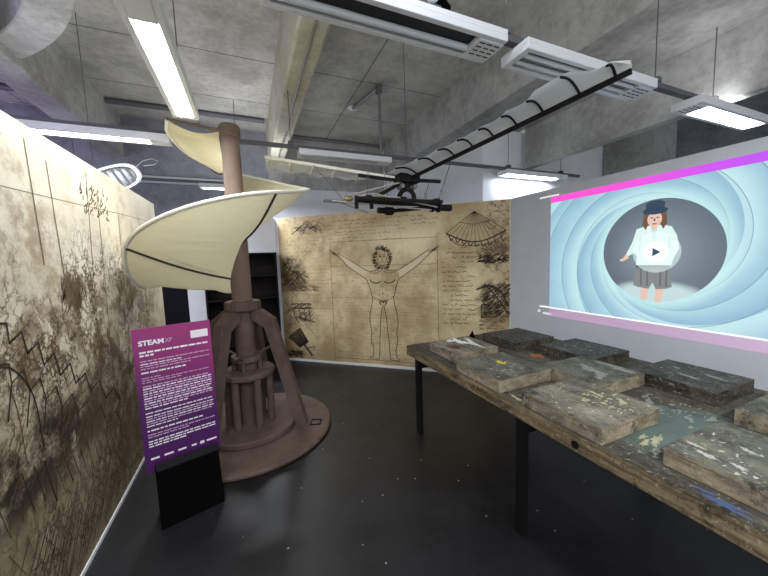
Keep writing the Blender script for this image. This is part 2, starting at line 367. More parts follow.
# ------------------------------------------------------------------ drawings on flat prints
class Ink(MB):
    def __init__(s, O, U, N, off=.0012):
        super().__init__(); s.O = Vector(O); s.U = Vector(U); s.N = Vector(N); s.off = off
    def P(s, p): return s.O + s.U * p[0] + Vector((0, 0, 1)) * p[1] + s.N * s.off
    def line(s, pts, w, mi=0, taper=False):
        pts = [Vector(p) for p in pts]; vs = []; n = len(pts)
        for i, p in enumerate(pts):
            t = (pts[min(i + 1, n - 1)] - pts[max(i - 1, 0)])
            t = t.normalized() if t.length > 1e-9 else Vector((1, 0)); q = Vector((-t.y, t.x))
            ww = w * (1 - .8 * abs(2 * i / (n - 1) - 1)) if taper and n > 2 else w
            vs += [s.P(p + q * ww / 2), s.P(p - q * ww / 2)]
        s.add(vs, [(2 * i, 2 * i + 1, 2 * i + 3, 2 * i + 2) for i in range(n - 1)], mi); return s
    def poly(s, pts, mi=0): s.add([s.P(p) for p in pts], [tuple(range(len(pts)))], mi); return s
    def curve(s, pts, w, mi=0, n=6, jit=0.0, taper=False):
        """Catmull-Rom through pts"""
        P = [Vector(p) for p in pts]; out = []
        Q = [2 * P[0] - P[1]] + P + [2 * P[-1] - P[-2]]
        for i in range(len(P) - 1):
            a, b, c, e = Q[i:i + 4]
            for k in range(n):
                t = k / n
                out.append(.5 * ((2 * b) + (c - a) * t + (2 * a - 5 * b + 4 * c - e) * t * t + (3 * b - a - 3 * c + e) * t ** 3) + Vector((random.uniform(-jit, jit), random.uniform(-jit, jit))))
        out.append(P[-1]); return s.line(out, w, mi, taper)
    def hatch(s, x0, z0, x1, z1, n, dx, dz, w, mi=0, jit=.02):
        for i in range(n):
            x = random.uniform(x0, x1); z = random.uniform(z0, z1); l = random.uniform(.6, 1.2)
            s.line([(x, z), (x + dx * l + random.uniform(-jit, jit), z + dz * l + random.uniform(-jit, jit))], w, mi)
    def script(s, x0, x1, z, h, w, mi=0, gap=.25):
        """one row of unreadable handwriting"""
        x = x0
        while x < x1:
            L = random.uniform(.03, .11)
            if random.random() > gap:
                pts = []; k = max(3, int(L / .010))
                for i in range(k): pts.append((x + L * i / (k - 1), z + random.uniform(-h, h) * .5 + (h * .8 if random.random() < .12 else 0)))
                s.line(pts, w, mi)
            x += L + random.uniform(.012, .03)

# ------------------------------------------------------------------ back mural
mural = thing('mural_print', 'large sepia mural of a standing figure on the slanted back partition', 'mural')
MB().box((0, -.002, .03), (3.405, .002, PT - .002), mtx=WM).build('paper', M['paper_back'], mural)
O = M0 + nn * .002
I = Ink(O, d, nn)
def dens(u): return .25
for i in range(36):                                   # faint handwriting on the left and right
    z = 2.12 - i * .055
    I.script(.06 + random.uniform(0, .05), random.uniform(.75, 1.0) if z > .95 or i % 2 else .4, z, .012, .005, 2, .45)
for i in range(3): I.script(.62, 2.45, 2.16 - i * .055, .02, .006, 0 if i < 2 else 1, .3)
for i in range(4): I.script(1.0 + .05 * i, 2.0, 2.00 - i * .045, .016, .006, 1, .35)
for i in range(17): I.script(2.56, 2.96 + random.uniform(-.08, .06), 1.70 - i * .063, .020, .008, 0 if i % 3 else 1, .22)
for i in range(26): I.script(.98, 2.42, 1.42 - i * .046, .008, .004, 2, .55)
for i in range(3): I.script(.95, 2.4, .20 - i * .05, .012, .005, 1, .4)
I.build('handwriting', [M['ink'], M['ink2'], M['ink3']], mural)
# construction lines
I = Ink(O, d, nn, .0014)
for u in (.90, 2.50): I.line([(u, .05), (u, 1.86)], .006, 1)
for z in (1.86, 1.50, .10, 1.03): I.line([(.90, z), (2.50, z)], .005, 1 if z != 1.03 else 2)
I.line([(1.71, .1), (1.71, 1.45)], .003, 2)
I.build('ruled_lines', [M['ink'], M['ink2'], M['ink3']], mural)
# plain standing figure study with the arms held out
I = Ink(O, d, nn, .0016)
I.poly([(1.95, 1.42), (2.10, 1.50), (2.28, 1.60), (2.43, 1.70), (2.47, 1.69), (2.33, 1.56), (2.15, 1.42), (1.97, 1.33)], 2)
I.poly([(1.50, 1.42), (1.42, 1.33), (1.18, 1.50), (1.05, 1.68), (1.08, 1.70), (1.25, 1.57)], 2)
I.build('figure_wash', [M['ink'], M['ink2'], M['skin_wash']], mural)
I = Ink(O, d, nn, .0020)
for sgn in (-1, 1):
    X = lambda pts: [(1.71 + sgn * a, z) for a, z in pts]
    I.curve(X([(.055, 1.47), (.09, 1.43), (.21, 1.42), (.36, 1.50), (.52, 1.60), (.68, 1.70)]), .009, 0)          # upper edge of arm
    I.curve(X([(.24, 1.30), (.36, 1.38), (.52, 1.49), (.66, 1.62), (.76, 1.70)]), .009, 0)
    for q in range(5): I.line(X([(.66 + .02 * q, 1.66 + .012 * q), (.77 + .012 * q, 1.71 + .016 * (q - 2))]), .006, 0)       # fingers
    I.curve(X([(.24, 1.30), (.205, 1.20), (.165, 1.05), (.17, .95), (.20, .82)]), .010, 0)                        # flank
    I.curve(X([(.20, .82), (.215, .68), (.19, .52), (.205, .42), (.17, .26), (.19, .15)]), .010, 0)               # outer leg
    I.curve(X([(.01, .92), (.045, .72), (.055, .53), (.07, .42), (.075, .28), (.085, .16)]), .009, 0)             # inner leg
    I.line(X([(.085, .16), (.09, .12), (.22, .115), (.24, .13), (.19, .15)]), .010, 0)                            # foot
    I.curve(X([(.02, 1.27), (.09, 1.245), (.17, 1.27), (.19, 1.30)]), .014, 0)                                    # chest
    I.curve(X([(.09, .60), (.13, .56), (.17, .60)]), .006, 1); I.curve(X([(.02, 1.41), (.12, 1.39), (.2, 1.40)]), .007, 1)
    for q in range(3): I.curve(X([(.03, 1.15 - q * .07), (.09, 1.14 - q * .07)]), .005, 1)
    I.curve(X([(.03, .98), (.10, 1.01), (.165, 1.06)]), .007, 1)
I.curve([(1.68, .93), (1.66, .97), (1.69, .99), (1.71, .965), (1.73, .99), (1.76, .97), (1.74, .93)], .018, 0)
I.line([(1.70, 1.09), (1.72, 1.09)], .018, 0)
for a in range(150):                                   # curly hair and beard around the face
    t = random.uniform(0, 2 * pi); r0 = random.uniform(.095, .15)
    if -2.0 < (t if t < pi else t - 2 * pi) < -1.1 and random.random() < .5: continue
    c0 = Vector((1.715 + r0 * .85 * math.cos(t), 1.60 + r0 * math.sin(t) * 1.05))
    I.curve([c0, c0 + Vector((.022 * math.cos(t + 1), .022 * math.sin(t + 1))), c0 + Vector((.03 * math.cos(t + .2), .03 * math.sin(t + .2)))], .008, 0, 4)
I.curve([(1.64, 1.62), (1.66, 1.55), (1.715, 1.50), (1.77, 1.55), (1.79, 1.62)], .007, 0)
for sx in (-.033, .033): I.line([(1.715 + sx - .016, 1.625), (1.715 + sx + .016, 1.625)], .014, 0); I.line([(1.715 + sx - .02, 1.645), (1.715 + sx + .02, 1.648)], .007, 0)
I.line([(1.715, 1.625), (1.71, 1.58), (1.725, 1.578)], .007, 0); I.line([(1.69, 1.547), (1.74, 1.547)], .010, 0)
I.build('figure_drawing', [M['ink'], M['ink2'], M['skin_wash']], mural)
# fan-shaped canopy drawing
I = Ink(O, d, nn, .0016)
ap = Vector((2.98, 2.16)); base = [(2.62 + .74 * t, 1.90 - .13 * math.sin(pi * t)) for t in [i / 12 for i in range(13)]]
for b_ in base: I.line([ap, b_], .007 if b_ in (base[0], base[-1]) else .005, 0)
I.line(base, .016, 0)
I.curve([(2.62, 1.90), (2.70, 1.80), (2.78, 1.74), (2.98, 1.72), (3.2, 1.76), (3.30, 1.82), (3.36, 1.90)], .009, 0)
for t in range(9): u = 2.66 + .08 * t; I.curve([(u, 1.88 - .1 * math.sin(pi * t / 9)), (u + .02, 1.80 - .09 * math.sin(pi * t / 9)), (u + .06, 1.84 - .1 * math.sin(pi * t / 9))], .012, 0)
I.curve([(2.80, 2.03), (2.98, 1.995), (3.17, 2.03)], .006, 0)
I.build('canopy_drawing', [M['ink'], M['ink2']], mural)
# machines and scribbles on the left edge
I = Ink(O, d, nn, .0016)
for q in range(26):
    a = Vector((random.uniform(.25, .72), random.uniform(2.06, 2.18))); t = random.uniform(-.6, .6)
    I.curve([a, a + Vector((.06, .03 + t * .05)), a + Vector((.12, -.03 + t * .08))], .007, 0, 4)
I.curve([(.25, 2.02), (.4, 2.10), (.5, 2.16), (.62, 2.07), (.68, 2.02)], .012, 0); I.curve([(.45, 2.0), (.5, 2.1), (.56, 2.17)], .010, 0)
I.build('branch_scribble', [M['ink'], M['ink2']], mural)
I = Ink(O, d, nn, .0016)
I.hatch(.02, 1.20, .30, 1.62, 130, .05, .05, .007, 0); I.hatch(.10, 1.15, .48, 1.42, 120, .07, -.04, .006, 1); I.hatch(.05, 1.12, .6, 1.22, 60, .1, .0, .005, 1)
I.curve([(.05, 1.60), (.2, 1.45), (.33, 1.40), (.45, 1.25)], .016, 0); I.curve([(.15, 1.2), (.3, 1.33), (.46, 1.44)], .014, 0)
I.build('brush_drawing', [M['ink'], M['ink2']], mural)
I = Ink(O, d, nn, .0016)
I.line([(.15, .92), (.50, .93), (.54, .86), (.17, .85), (.15, .92)], .014, 0); I.line([(.20, .85), (.22, .70), (.30, .62)], .016, 0); I.line([(.48, .86), (.50, .66)], .014, 0)
I.line([(.24, .72), (.58, .64)], .016, 0); I.line([(.30, .85), (.33, .68)], .010, 0); I.line([(.40, .85), (.41, .66)], .010, 0)
I.hatch(.2, .84, .48, .92, 40, .05, .02, .008, 0); I.hatch(.25, .64, .52, .8, 50, .05, .03, .007, 1)
I.curve([(.40, .60), (.5, .5), (.55, .44)], .006, 1)
for r_ in (.04, .07): I.line([(.37 + r_ * math.cos(t * .5), .72 + r_ * math.sin(t * .5)) for t in range(14)], .009, 0)
I.build('machine_drawing', [M['ink'], M['ink2']], mural)
I = Ink(O, d, nn, .0016)
fan = [Vector((.10, .36)), Vector((.18, .47)), Vector((.30, .50)), Vector((.36, .40)), Vector((.24, .30))]
for i in range(16):
    t = i / 15; a = Vector((.08, .38)).lerp(Vector((.30, .54)), t); b_ = Vector((.28, .22)).lerp(Vector((.44, .32)), t); I.line([a, b_], .013, 0)
for i in range(7): t = i / 6; I.line([Vector((.08, .38)).lerp(Vector((.28, .22)), t), Vector((.30, .54)).lerp(Vector((.44, .32)), t)], .014, 0)
I.line([(.36, .27), (.50, .10)], .03, 0); I.line([(.44, .22), (.55, .25), (.53, .18)], .012, 0); I.hatch(.02, .06, .3, .16, 80, .06, .01, .01, 0)
I.build('gun_drawing', [M['ink'], M['ink2']], mural)
I = Ink(O, d, nn, .0016)
I.hatch(3.0, 1.48, 3.36, 1.60, 70, .05, .03, .010, 0); I.hatch(3.05, 1.62, 3.36, 1.74, 50, .05, -.03, .008, 1); I.line([(3.02, 1.52), (3.2, 1.5), (3.36, 1.55)], .02, 0)
I.hatch(3.05, .78, 3.36, 1.2, 160, .06, .05, .009, 0); I.curve([(3.0, 1.15), (3.15, 1.2), (3.3, 1.12), (3.38, .95)], .022, 0); I.curve([(3.1, 1.22), (3.25, 1.05), (3.38, .85)], .018, 0)
I.line([(3.06, .95), (3.24, .97), (3.25, .80), (3.06, .78), (3.06, .95)], .016, 0); I.hatch(3.02, .62, 3.3, .78, 60, .05, .0, .006, 1)
I.build('bridge_drawing', [M['ink'], M['ink2']], mural)

# ------------------------------------------------------------------ left mural
lm = thing('mural_print', 'tall sepia mural of sketched stairs and ruins on the left partition', 'mural', (-.89, 1.8, 0))
lm.location = (0, 0, 0)
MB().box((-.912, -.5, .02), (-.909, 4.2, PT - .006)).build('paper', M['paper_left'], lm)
I = Ink((-.909, 0, 0), (0, 1, 0), (1, 0, 0), .0014)
for (a, b_) in [((2.02, 2.2), (2.05, 1.62)), ((2.18, 2.15), (2.22, 1.45)), ((2.62, 2.2), (2.50, 1.0)), ((2.75, 2.1), (2.68, .9)), ((3.1, 2.0), (3.05, 1.0)), ((1.72, 2.2), (1.70, 1.6))]:
    I.line([a, b_], .008, 1)
I.line([(1.5, 1.93), (2.3, 1.97), (3.2, 2.02), (4.2, 2.06)], .004, 2)
I.build('ruled_lines', [M['ink'], M['ink2'], M['ink3']], lm)
I = Ink((-.909, 0, 0), (0, 1, 0), (1, 0, 0), .0018)
st = [(1.50, 1.49), (1.68, 1.45), (1.68, 1.40), (1.74, 1.39), (1.74, 1.31), (1.82, 1.34), (1.84, 1.24), (1.92, 1.27), (1.94, 1.16), (2.03, 1.19), (2.06, 1.07), (2.16, 1.10), (2.19, .98), (2.30, 1.00), (2.34, .88), (2.46, .90), (2.52, .76), (2.66, .78), (2.74, .66)]
I.line(st, .014, 0)
st2 = [(a - .02, z - .16) for a, z in st[2:]]; I.line(st2, .010, 0)
st3 = [(a + .05, z - .08) for a, z in st[4:]]; I.line(st3, .010, 1)
for a, z in st[4::2]:
    I.line([(a, z), (a + .13, z + .06)], .006, 1); I.line([(a, z - .06), (a + .12, z)], .005, 1)
for a, z in st2[2::2]: I.line([(a, z), (a - .05, z - .14)], .008, 0)
I.build('stair_drawing', [M['ink'], M['ink2']], lm)
I = Ink((-.909, 0, 0), (0, 1, 0), (1, 0, 0), .0018)
I.curve([(1.46, .78), (1.47, 1.02), (1.55, 1.18), (1.66, 1.23), (1.76, 1.18), (1.84, 1.04), (1.86, .80)], .008, 0)
I.curve([(1.60, .80), (1.61, 1.02), (1.66, 1.16)], .006, 1); I.curve([(1.74, .80), (1.73, 1.02), (1.70, 1.16)], .006, 1)
I.hatch(1.48, .78, 1.85, .95, 40, .03, .04, .004, 1)
I.build('arch_drawing', [M['ink'], M['ink2']], lm)
I = Ink((-.909, 0, 0), (0, 1, 0), (1, 0, 0), .0018)
zz = [(1.45, .78)]
for q in range(16): zz += [(1.52 + q * .075, .62 - q * .020 + random.uniform(-.03, .03)), (1.55 + q * .075, .80 - q * .020 + random.uniform(-.03, .03))]
I.line(zz, .012, 0)
zz2 = [(a * 1.05 + .05, z - .24 + random.uniform(-.02, .02)) for a, z in zz]; I.line(zz2, .008, 1)
I.hatch(1.5, .66, 2.3, .85, 60, .06, .05, .004, 1)
I.build('dark_scrub_drawing', [M['ink'], M['ink2']], lm)
I = Ink((-.909, 0, 0), (0, 1, 0), (1, 0, 0), .0016)
for q in range(46):                                   # long slanting hatching across the lower third
    y0 = 1.30 + q * .030; k_ = random.uniform(.7, 1.2); I.line([(y0, .03 + random.uniform(0, .12)), (y0 + .28 * k_, .03 + .40 * k_)], .005, 0 if q % 3 else 1)
for q in range(46): y0 = 2.3 + q * .04; k_ = random.uniform(.6, 1.3); I.line([(y0, .10 + random.uniform(0, .3)), (y0 + .35 * k_, .30 + .45 * k_)], .005, 1)
for q in range(34): z0 = 1.0 - q * .012; y0 = 2.1 + q * .012; I.line([(y0, z0 - .10), (y0 + .55, z0 + .18)], .004, 1)
I.build('hatching', [M['ink'], M['ink2']], lm)
I = Ink((-.909, 0, 0), (0, 1, 0), (1, 0, 0), .0018)
I.hatch(2.15, 1.36, 2.5, 1.52, 60, .02, .05, .008, 1); I.hatch(2.5, 1.93, 2.9, 2.1, 55, .02, .03, .009, 1)
I.hatch(3.0, 1.1, 3.9, 1.4, 70, .04, .05, .004, 1)
I.build('rubble_drawing', [M['ink'], M['ink2']], lm)
MB().tube([(-.909, 1.86, 2.17), (-.903, 1.86, 2.17)], .012, 12).build('fixing_bolt', M['silver'], lm)

# ------------------------------------------------------------------ projected video on the right wall
def video_material():
    m = bpy.data.materials.new('projected_spiral_picture'); m.use_nodes = True
    k = NT(m); b = m.node_tree.nodes['Principled BSDF']; P, x, y, z = k.pos()
    dy = k.m('SUBTRACT', 1.485, y); dz = k.m('SUBTRACT', z, 1.585)
    r = k.m('SQRT', k.m('ADD', k.m('MULTIPLY', dy, dy), k.m('MULTIPLY', dz, dz)))
    a = k.m('ARCTAN2', dz, dy)
    lr = k.m('LOGARITHM', k.m('DIVIDE', k.m('MAXIMUM', r, .05), .41), 2.718)
    # spiral arms: bright at one side of each arm, darker at the other, thin groove between
    ph = k.m('ADD', k.m('MULTIPLY', a, 6 / (2 * pi)), k.m('MULTIPLY', lr, -4.4))
    fr = k.m('FRACT', k.m('ADD', ph, 20.0))
    n = k.noise(P, 5, 5)
    c = k.mix(k.m('ADD', k.m('MULTIPLY', fr, .85), k.m('MULTIPLY', k.m('SUBTRACT', n, .5), .8)), (.26, .47, .62, 1), (.40, .66, .74, 1))
    ph2 = k.m('FRACT', k.m('ADD', k.m('ADD', k.m('MULTIPLY', a, 3 / (2 * pi)), k.m('MULTIPLY', lr, -1.6)), 20.2))
    c = k.mix(k.m('MULTIPLY', k.step(ph2, .55, .95), .5), c, (.62, .88, .88, 1))
    c = k.mix(k.m('MULTIPLY', k.step(ph2, .25, .0), .45), c, (.20, .40, .58, 1))
    groove = k.m('MAXIMUM', k.m('LESS_THAN', fr, .022), k.m('GREATER_THAN', fr, .985))
    c = k.mix(k.m('MULTIPLY', groove, .75), c, (.10, .24, .32, 1))
    rim = k.m('SUBTRACT', 1.0, k.step(r, .41, .52))
    c = k.mix(k.m('MULTIPLY', rim, .65), c, (.56, .86, .83, 1))
    # dark stage inside the circle with a pale pool of floor
    hole = k.m('LESS_THAN', r, .41)
    bg = k.mix(k.step(r, .1, .42), (.17, .23, .27, 1), (.075, .11, .145, 1))
    e = k.m('ADD', k.m('POWER', k.m('DIVIDE', dy, .36), 2.0), k.m('POWER', k.m('DIVIDE', k.m('ADD', dz, .36), .13), 2.0))
    bg = k.mix(k.m('SUBTRACT', 1.0, k.step(e, .35, 1.1)), bg, (.50, .66, .66, 1))
    c = k.mix(hole, c, bg)
    m.node_tree.links.new(c, b.inputs['Emission Color']); b.inputs['Emission Strength'].default_value = .66
    b.inputs['Base Color'].default_value = (.1, .1, .1, 1); b.inputs['Roughness'].default_value = .8; b.inputs['Specular IOR Level'].default_value = .1
    return m
M['video'] = video_material()
def em(name, col, s=.68):
    m = emit_mat(name, col, s); b = m.node_tree.nodes['Principled BSDF']
    b.inputs['Base Color'].default_value = (*[c * .15 for c in col], 1); b.inputs['Roughness'].default_value = .8; b.inputs['Specular IOR Level'].default_value = .1; return m
def band_material():
    m = em('projected_band', (1, 0, .6)); k = NT(m); P, x, y, z = k.pos()
    c = k.mix(k.step(y, 2.1, .8), (.95, .10, .62, 1), (.42, .10, .85, 1))
    m.node_tree.links.new(c, m.node_tree.nodes['Principled BSDF'].inputs['Emission Color']); return m
M['band'] = band_material()
M['v_white'] = em('projected_white', (.92, .95, .95)); M['v_pale'] = em('projected_pale_veil', (.40, .52, .52)); M['v_skin'] = em('projected_skin', (.72, .50, .42))
M['v_shirt'] = em('projected_blouse', (.66, .82, .78)); M['v_shirt2'] = em('projected_blouse_fold', (.50, .66, .63)); M['v_short'] = em('projected_breeches', (.22, .23, .23)); M['v_short2'] = em('projected_breeches_fold', (.13, .14, .15))
M['v_hair'] = em('projected_hair', (.16, .09, .06)); M['v_hat'] = em('projected_hat', (.04, .07, .11)); M['v_line'] = em('projected_pink_line', (.95, .55, .80)); M['v_tint'] = em('projected_mauve_tint', (.30, .10, .26), .5); M['v_tint'].node_tree.nodes['Principled BSDF'].inputs['Base Color'].default_value = (.47, .47, .51, 1)
M['v_dark'] = em('projected_dark', (.05, .09, .11))
vid = thing('projected_video', 'paused video of a blue spiral and costumed person projected on right wall', 'projection')
SX = 3.02
MB().box((SX - .003, .51, 1.0), (SX, 2.46, 2.124)).build('spiral_picture', M['video'], vid)
MB().box((SX - .003, .40, 2.124), (SX, 2.46, 2.186)).build('colour_band', M['band'], vid)
part_label(MB().box((SX - .002, .40, .905), (SX, 2.46, .993)).build('lower_band', M['v_tint'], vid), 'dim mauve band under the picture')
J = Ink((SX - .003, 0, 0), (0, -1, 0), (-1, 0, 0), .0015)     # u = -y
J.line([(-2.585, .997), (-2.0, .996), (-1.2, .995), (-.40, .994)], .014, 0)
J.build('progress_line', [M['v_white']], vid)
J = Ink((SX, 0, 0), (0, -1, 0), (-1, 0, 0), .002)
u = -2.60
while u < -2.36:
    L = random.uniform(.012, .035); J.line([(u, 2.20 + (u + 2.6) * .0), (u + L, 2.20)], .014, 0); u += L + .006
J.build('caption_line', [M['v_white']], vid)
J = Ink((SX, 0, 0), (0, -1, 0), (-1, 0, 0), .002)
J.line([(-2.60, .925), (-2.60, .955)], .012); J.line([(-2.58, .925), (-2.58, .955)], .008)
for q in range(5): J.line([(-2.535 + q * .022, .925), (-2.535 + q * .022 + .014, .925)], .022)
J.build('player_controls', [M['v_white']], vid)
# the person in the picture
J = Ink((SX - .003, 0, 0), (0, -1, 0), (-1, 0, 0), .0010)
def pl(pts, mi): J.poly([(-1.505 + a, z) for a, z in pts], mi)
def el(cx, cz, rx, rz, mi, n=24): pl([(cx + rx * math.cos(2 * pi * i / n), cz + rz * math.sin(2 * pi * i / n)) for i in range(n)], mi)
mats = [M['v_skin'], M['v_shirt'], M['v_shirt2'], M['v_short'], M['v_short2'], M['v_hair'], M['v_hat'], M['v_dark']]
pl([(-.075, 1.285), (-.02, 1.285), (-.025, 1.235), (-.03, 1.18), (-.07, 1.175), (-.078, 1.24)], 0)
pl([(.03, 1.285), (.085, 1.285), (.075, 1.235), (.065, 1.17), (.02, 1.172), (.028, 1.24)], 0); J.off = .0012
pl([(-.12, 1.46), (.115, 1.46), (.135, 1.30), (.10, 1.285), (.03, 1.275), (.005, 1.33), (-.02, 1.275), (-.10, 1.285), (-.135, 1.30)], 3)
for a in (-.085, -.04, .05, .09): J.off = .0014; pl([(a, 1.45), (a + .010, 1.45), (a + .014, 1.30), (a + .002, 1.30)], 4)
J.off = .0013
pl([(-.055, 1.79), (.055, 1.79), (.115, 1.77), (.150, 1.70), (.170, 1.60), (.135, 1.52), (.120, 1.45), (-.12, 1.45), (-.115, 1.55), (-.14, 1.57), (-.185, 1.545), (-.20, 1.56), (-.155, 1.66), (-.125, 1.77)], 1)
J.off = .0015
pl([(-.02, 1.79), (.02, 1.79), (.008, 1.62), (-.004, 1.62)], 2); pl([(.10, 1.70), (.115, 1.70), (.108, 1.56), (.095, 1.56)], 2); pl([(-.10, 1.70), (-.088, 1.70), (-.095, 1.57), (-.105, 1.57)], 2); pl([(-.12, 1.47), (.12, 1.47), (.12, 1.445), (-.12, 1.445)], 4)
pl([(-.185, 1.55), (-.175, 1.53), (-.225, 1.50), (-.25, 1.505), (-.245, 1.52), (-.22, 1.53), (-.205, 1.56)], 0)
pl([(-.075, 1.90), (.075, 1.90), (.085, 1.80), (.06, 1.755), (.045, 1.79), (-.045, 1.79), (-.06, 1.755), (-.085, 1.80)], 5); J.off = .0017
pl([(-.025, 1.80), (.025, 1.80), (.02, 1.76), (-.02, 1.76)], 0)
el(0, 1.838, .050, .062, 0); J.off = .0019
el(0, 1.905, .085, .030, 6); pl([(-.062, 1.90), (.062, 1.90), (.066, 1.965), (.03, 1.985), (-.03, 1.985), (-.066, 1.965)], 6)
for sx in (-.02, .02): pl([(sx - .009, 1.846), (sx + .009, 1.846), (sx + .009, 1.854), (sx - .009, 1.854)], 5)
pl([(-.006, 1.845), (.004, 1.845), (.007, 1.825), (-.007, 1.825)], 5); pl([(-.017, 1.805), (.017, 1.805), (.012, 1.797), (-.012, 1.797)], 7)
J.build('person_picture', mats, vid)
def veil():
    m = bpy.data.materials.new('translucent_play_disc'); m.use_nodes = True; nt = m.node_tree; nt.nodes.remove(nt.nodes['Principled BSDF'])
    e = nt.nodes.new('ShaderNodeEmission'); e.inputs[0].default_value = (.78, .92, .90, 1); e.inputs[1].default_value = .8
    t = nt.nodes.new('ShaderNodeBsdfTransparent'); mx = nt.nodes.new('ShaderNodeMixShader'); mx.inputs[0].default_value = .38
    nt.links.new(t.outputs[0], mx.inputs[1]); nt.links.new(e.outputs[0], mx.inputs[2]); nt.links.new(mx.outputs[0], nt.nodes['Material Output'].inputs[0]); return m
J = Ink((SX - .003, 0, 0), (0, -1, 0), (-1, 0, 0), .0025)
cu = (-1.487, 1.575)
J.poly([(cu[0] + .165 * math.cos(2 * pi * i / 40), cu[1] + .165 * math.sin(2 * pi * i / 40)) for i in range(40)], 0); J.off = .003
J.poly([(cu[0] + .088 * math.cos(2 * pi * i / 40), cu[1] + .088 * math.sin(2 * pi * i / 40)) for i in range(40)], 1); J.off = .0035
J.poly([(cu[0] - .022, cu[1] + .034), (cu[0] - .022, cu[1] - .034), (cu[0] + .034, cu[1])], 2)
J.build('play_button', [veil(), M['v_white'], M['v_dark']], vid)

# ------------------------------------------------------------------ bookcase
bc = thing('bookcase', 'tall empty dark bookcase behind the screw sculpture, against the white wall', 'bookcase', (-.10, 5.13, 0))
def inb(mb, name): return mb.build(name, M['bookcase'], bc)
for sx in (-1, 1): inb(MB().box((sx * .475 - .012, -.14, 0), (sx * .475 + .012, .14, 1.74)), 'side_panel')
inb(MB().box((-.463, .125, .06), (.463, .14, 1.72)), 'back_panel')
for z in (.05, .38, .72, 1.06, 1.39): inb(MB().box((-.463, -.135, z), (.463, .124, z + .022)), 'shelf')
inb(MB().box((-.463, -.14, 1.718), (.463, .124, 1.74)), 'top_panel')

# ------------------------------------------------------------------ aerial screw sculpture
CX, CY = -.078, 3.18
sc = thing('screw_sculpture', 'brown helical air screw model with a cream canvas sail spiralling round its pole', 'sculpture', (CX, CY, 0))
MB().lathe([(0, 0), (.735, 0), (.745, .012), (.745, .028), (.735, .04), (0, .04)], n=72).build('base_disc', M['sculpt'], sc)
MB().lathe([(0, .04), (.405, .04), (.415, .05), (.415, .088), (.405, .098), (0, .098)], n=64).build('plinth_disc', M['sculpt'], sc)
mb = MB().tube([(0, 0, .098), (0, 0, 1.18)], .088, 28); mb.build('column', M['sculpt'], sc)
mb = MB().tube([(0, 0, 1.25), (0, 0, 2.72)], [.087, .075], 28); mb.build('pole', M['pole'], sc)
MB().lathe([(0, 2.70), (.083, 2.70), (.086, 2.715), (.086, 2.785), (.080, 2.80), (0, 2.80)], n=28).build('pole_cap', M['pole'], sc)
MB().lathe([(.06, 1.165), (.150, 1.165), (.158, 1.175), (.158, 1.238), (.150, 1.25), (.06, 1.25)], n=10).build('collar', M['sculpt'], sc)
for az in (-21, 69, 159, 226):
    a = R(az); ra = Vector((math.cos(a), math.sin(a), 0)); ta = Vector((-math.sin(a), math.cos(a), 0))
    prof = [(.085, 1.168), (.165, 1.168), (.285, 1.075), (.535, .04), (.43, .04), (.195, 1.00), (.085, 1.075)]
    vs = [ra * r + Vector((0, 0, z)) + ta * s_ for s_ in (-.05, .05) for r, z in prof]; n = len(prof)
    mb = MB(); mb.add(vs, [tuple(range(n)), tuple(reversed(range(n, 2 * n)))] + [(i, i + n, (i + 1) % n + n, (i + 1) % n) for i in range(n)])
    mb.build('leg', M['sculpt'], sc, .006)
    if az in (-21,):
        b0 = ra * .56 + Vector((0, 0, .041)); mm = Matrix(((ra.x, ta.x, 0, b0.x), (ra.y, ta.y, 0, b0.y), (0, 0, 1, b0.z), (0, 0, 0, 1)))
        mb = MB()
        for lo, hi in (((0, -.05, 0), (.012, .05, .008)), ((.09, -.05, 0), (.102, .05, .008)), ((.012, -.05, 0), (.09, -.04, .008)), ((.012, .04, 0), (.09, .05, .008))): mb.box(lo, hi, mtx=mm)
        mb.build('floor_bracket', M['steel_black'], sc)
mb = MB().lathe([(.085, .55), (.235, .55), (.245, .56), (.245, .595), (.235, .605), (.085, .605)], n=12); mb.build('turntable', M['sculpt'], sc, .004)
for q in range(6):
    a = R(233 + 60 * q); x, y = .185 * math.cos(a), .185 * math.sin(a)
    MB().tube([(x, y, .098), (x, y, .55)], .034, 10).build('post', M['sculpt'], sc)
MB().lathe([(.087, .69), (.135, .69), (.14, .70), (.14, .735), (.135, .745), (.087, .745)], n=12).build('winch_ring', M['sculpt'], sc)
for q in range(4):
    a = R(255 + 90 * q); x, y = .115 * math.cos(a), .115 * math.sin(a); MB().tube([(x, y, .605), (x, y, .69)], .022, 8).build('spacer', M['sculpt'], sc)
for a in (20, 140, 255): MB().tube([(.12 * math.cos(R(a)), .12 * math.sin(R(a)), .73), (.31 * math.cos(R(a)), .31 * math.sin(R(a)), .80)], .014, 8).build('push_bar', M['sculpt'], sc)
part_label(MB().box((.10, .16, .098), (.17, .22, .20)).build('block', M['rope'], sc, .004), 'small pale block')  # small pale box set on the plinth disc
# the sail: azimuth t counts from the left, over the back, right and front
def interp(tab, t):
    if t <= tab[0][0]: return tab[0][1]
    for (a, va), (b_, vb) in zip(tab, tab[1:]):
        if t <= b_: s_ = (t - a) / (b_ - a); return va + (vb - va) * s_
    return tab[-1][1]
RT = [(-15, .455), (40, .50), (90, .565), (155, .625), (225, .685), (270, .75), (330, .806), (345, .812), (376, .812)]
ZR = [(-15, 2.745), (-8, 2.70), (15, 2.70), (30, 2.66), (45, 2.62), (65, 2.58), (90, 2.545), (122, 2.475), (153, 2.375), (190, 2.265), (225, 2.165), (260, 2.085), (283, 2.01), (300, 1.94), (320, 1.84), (335, 1.75), (345, 1.66), (355, 1.545), (365, 1.455), (376, 1.41)]
def smooth(tab, t): return sum(interp(tab, t + o) for o in (-9, -5, 0, 5, 9)) / 5 if tab[0][0] + 9 < t < tab[-1][0] - 9 else interp(tab, t)
def ZI(t): return 2.735 - .00361 * (t + 15)
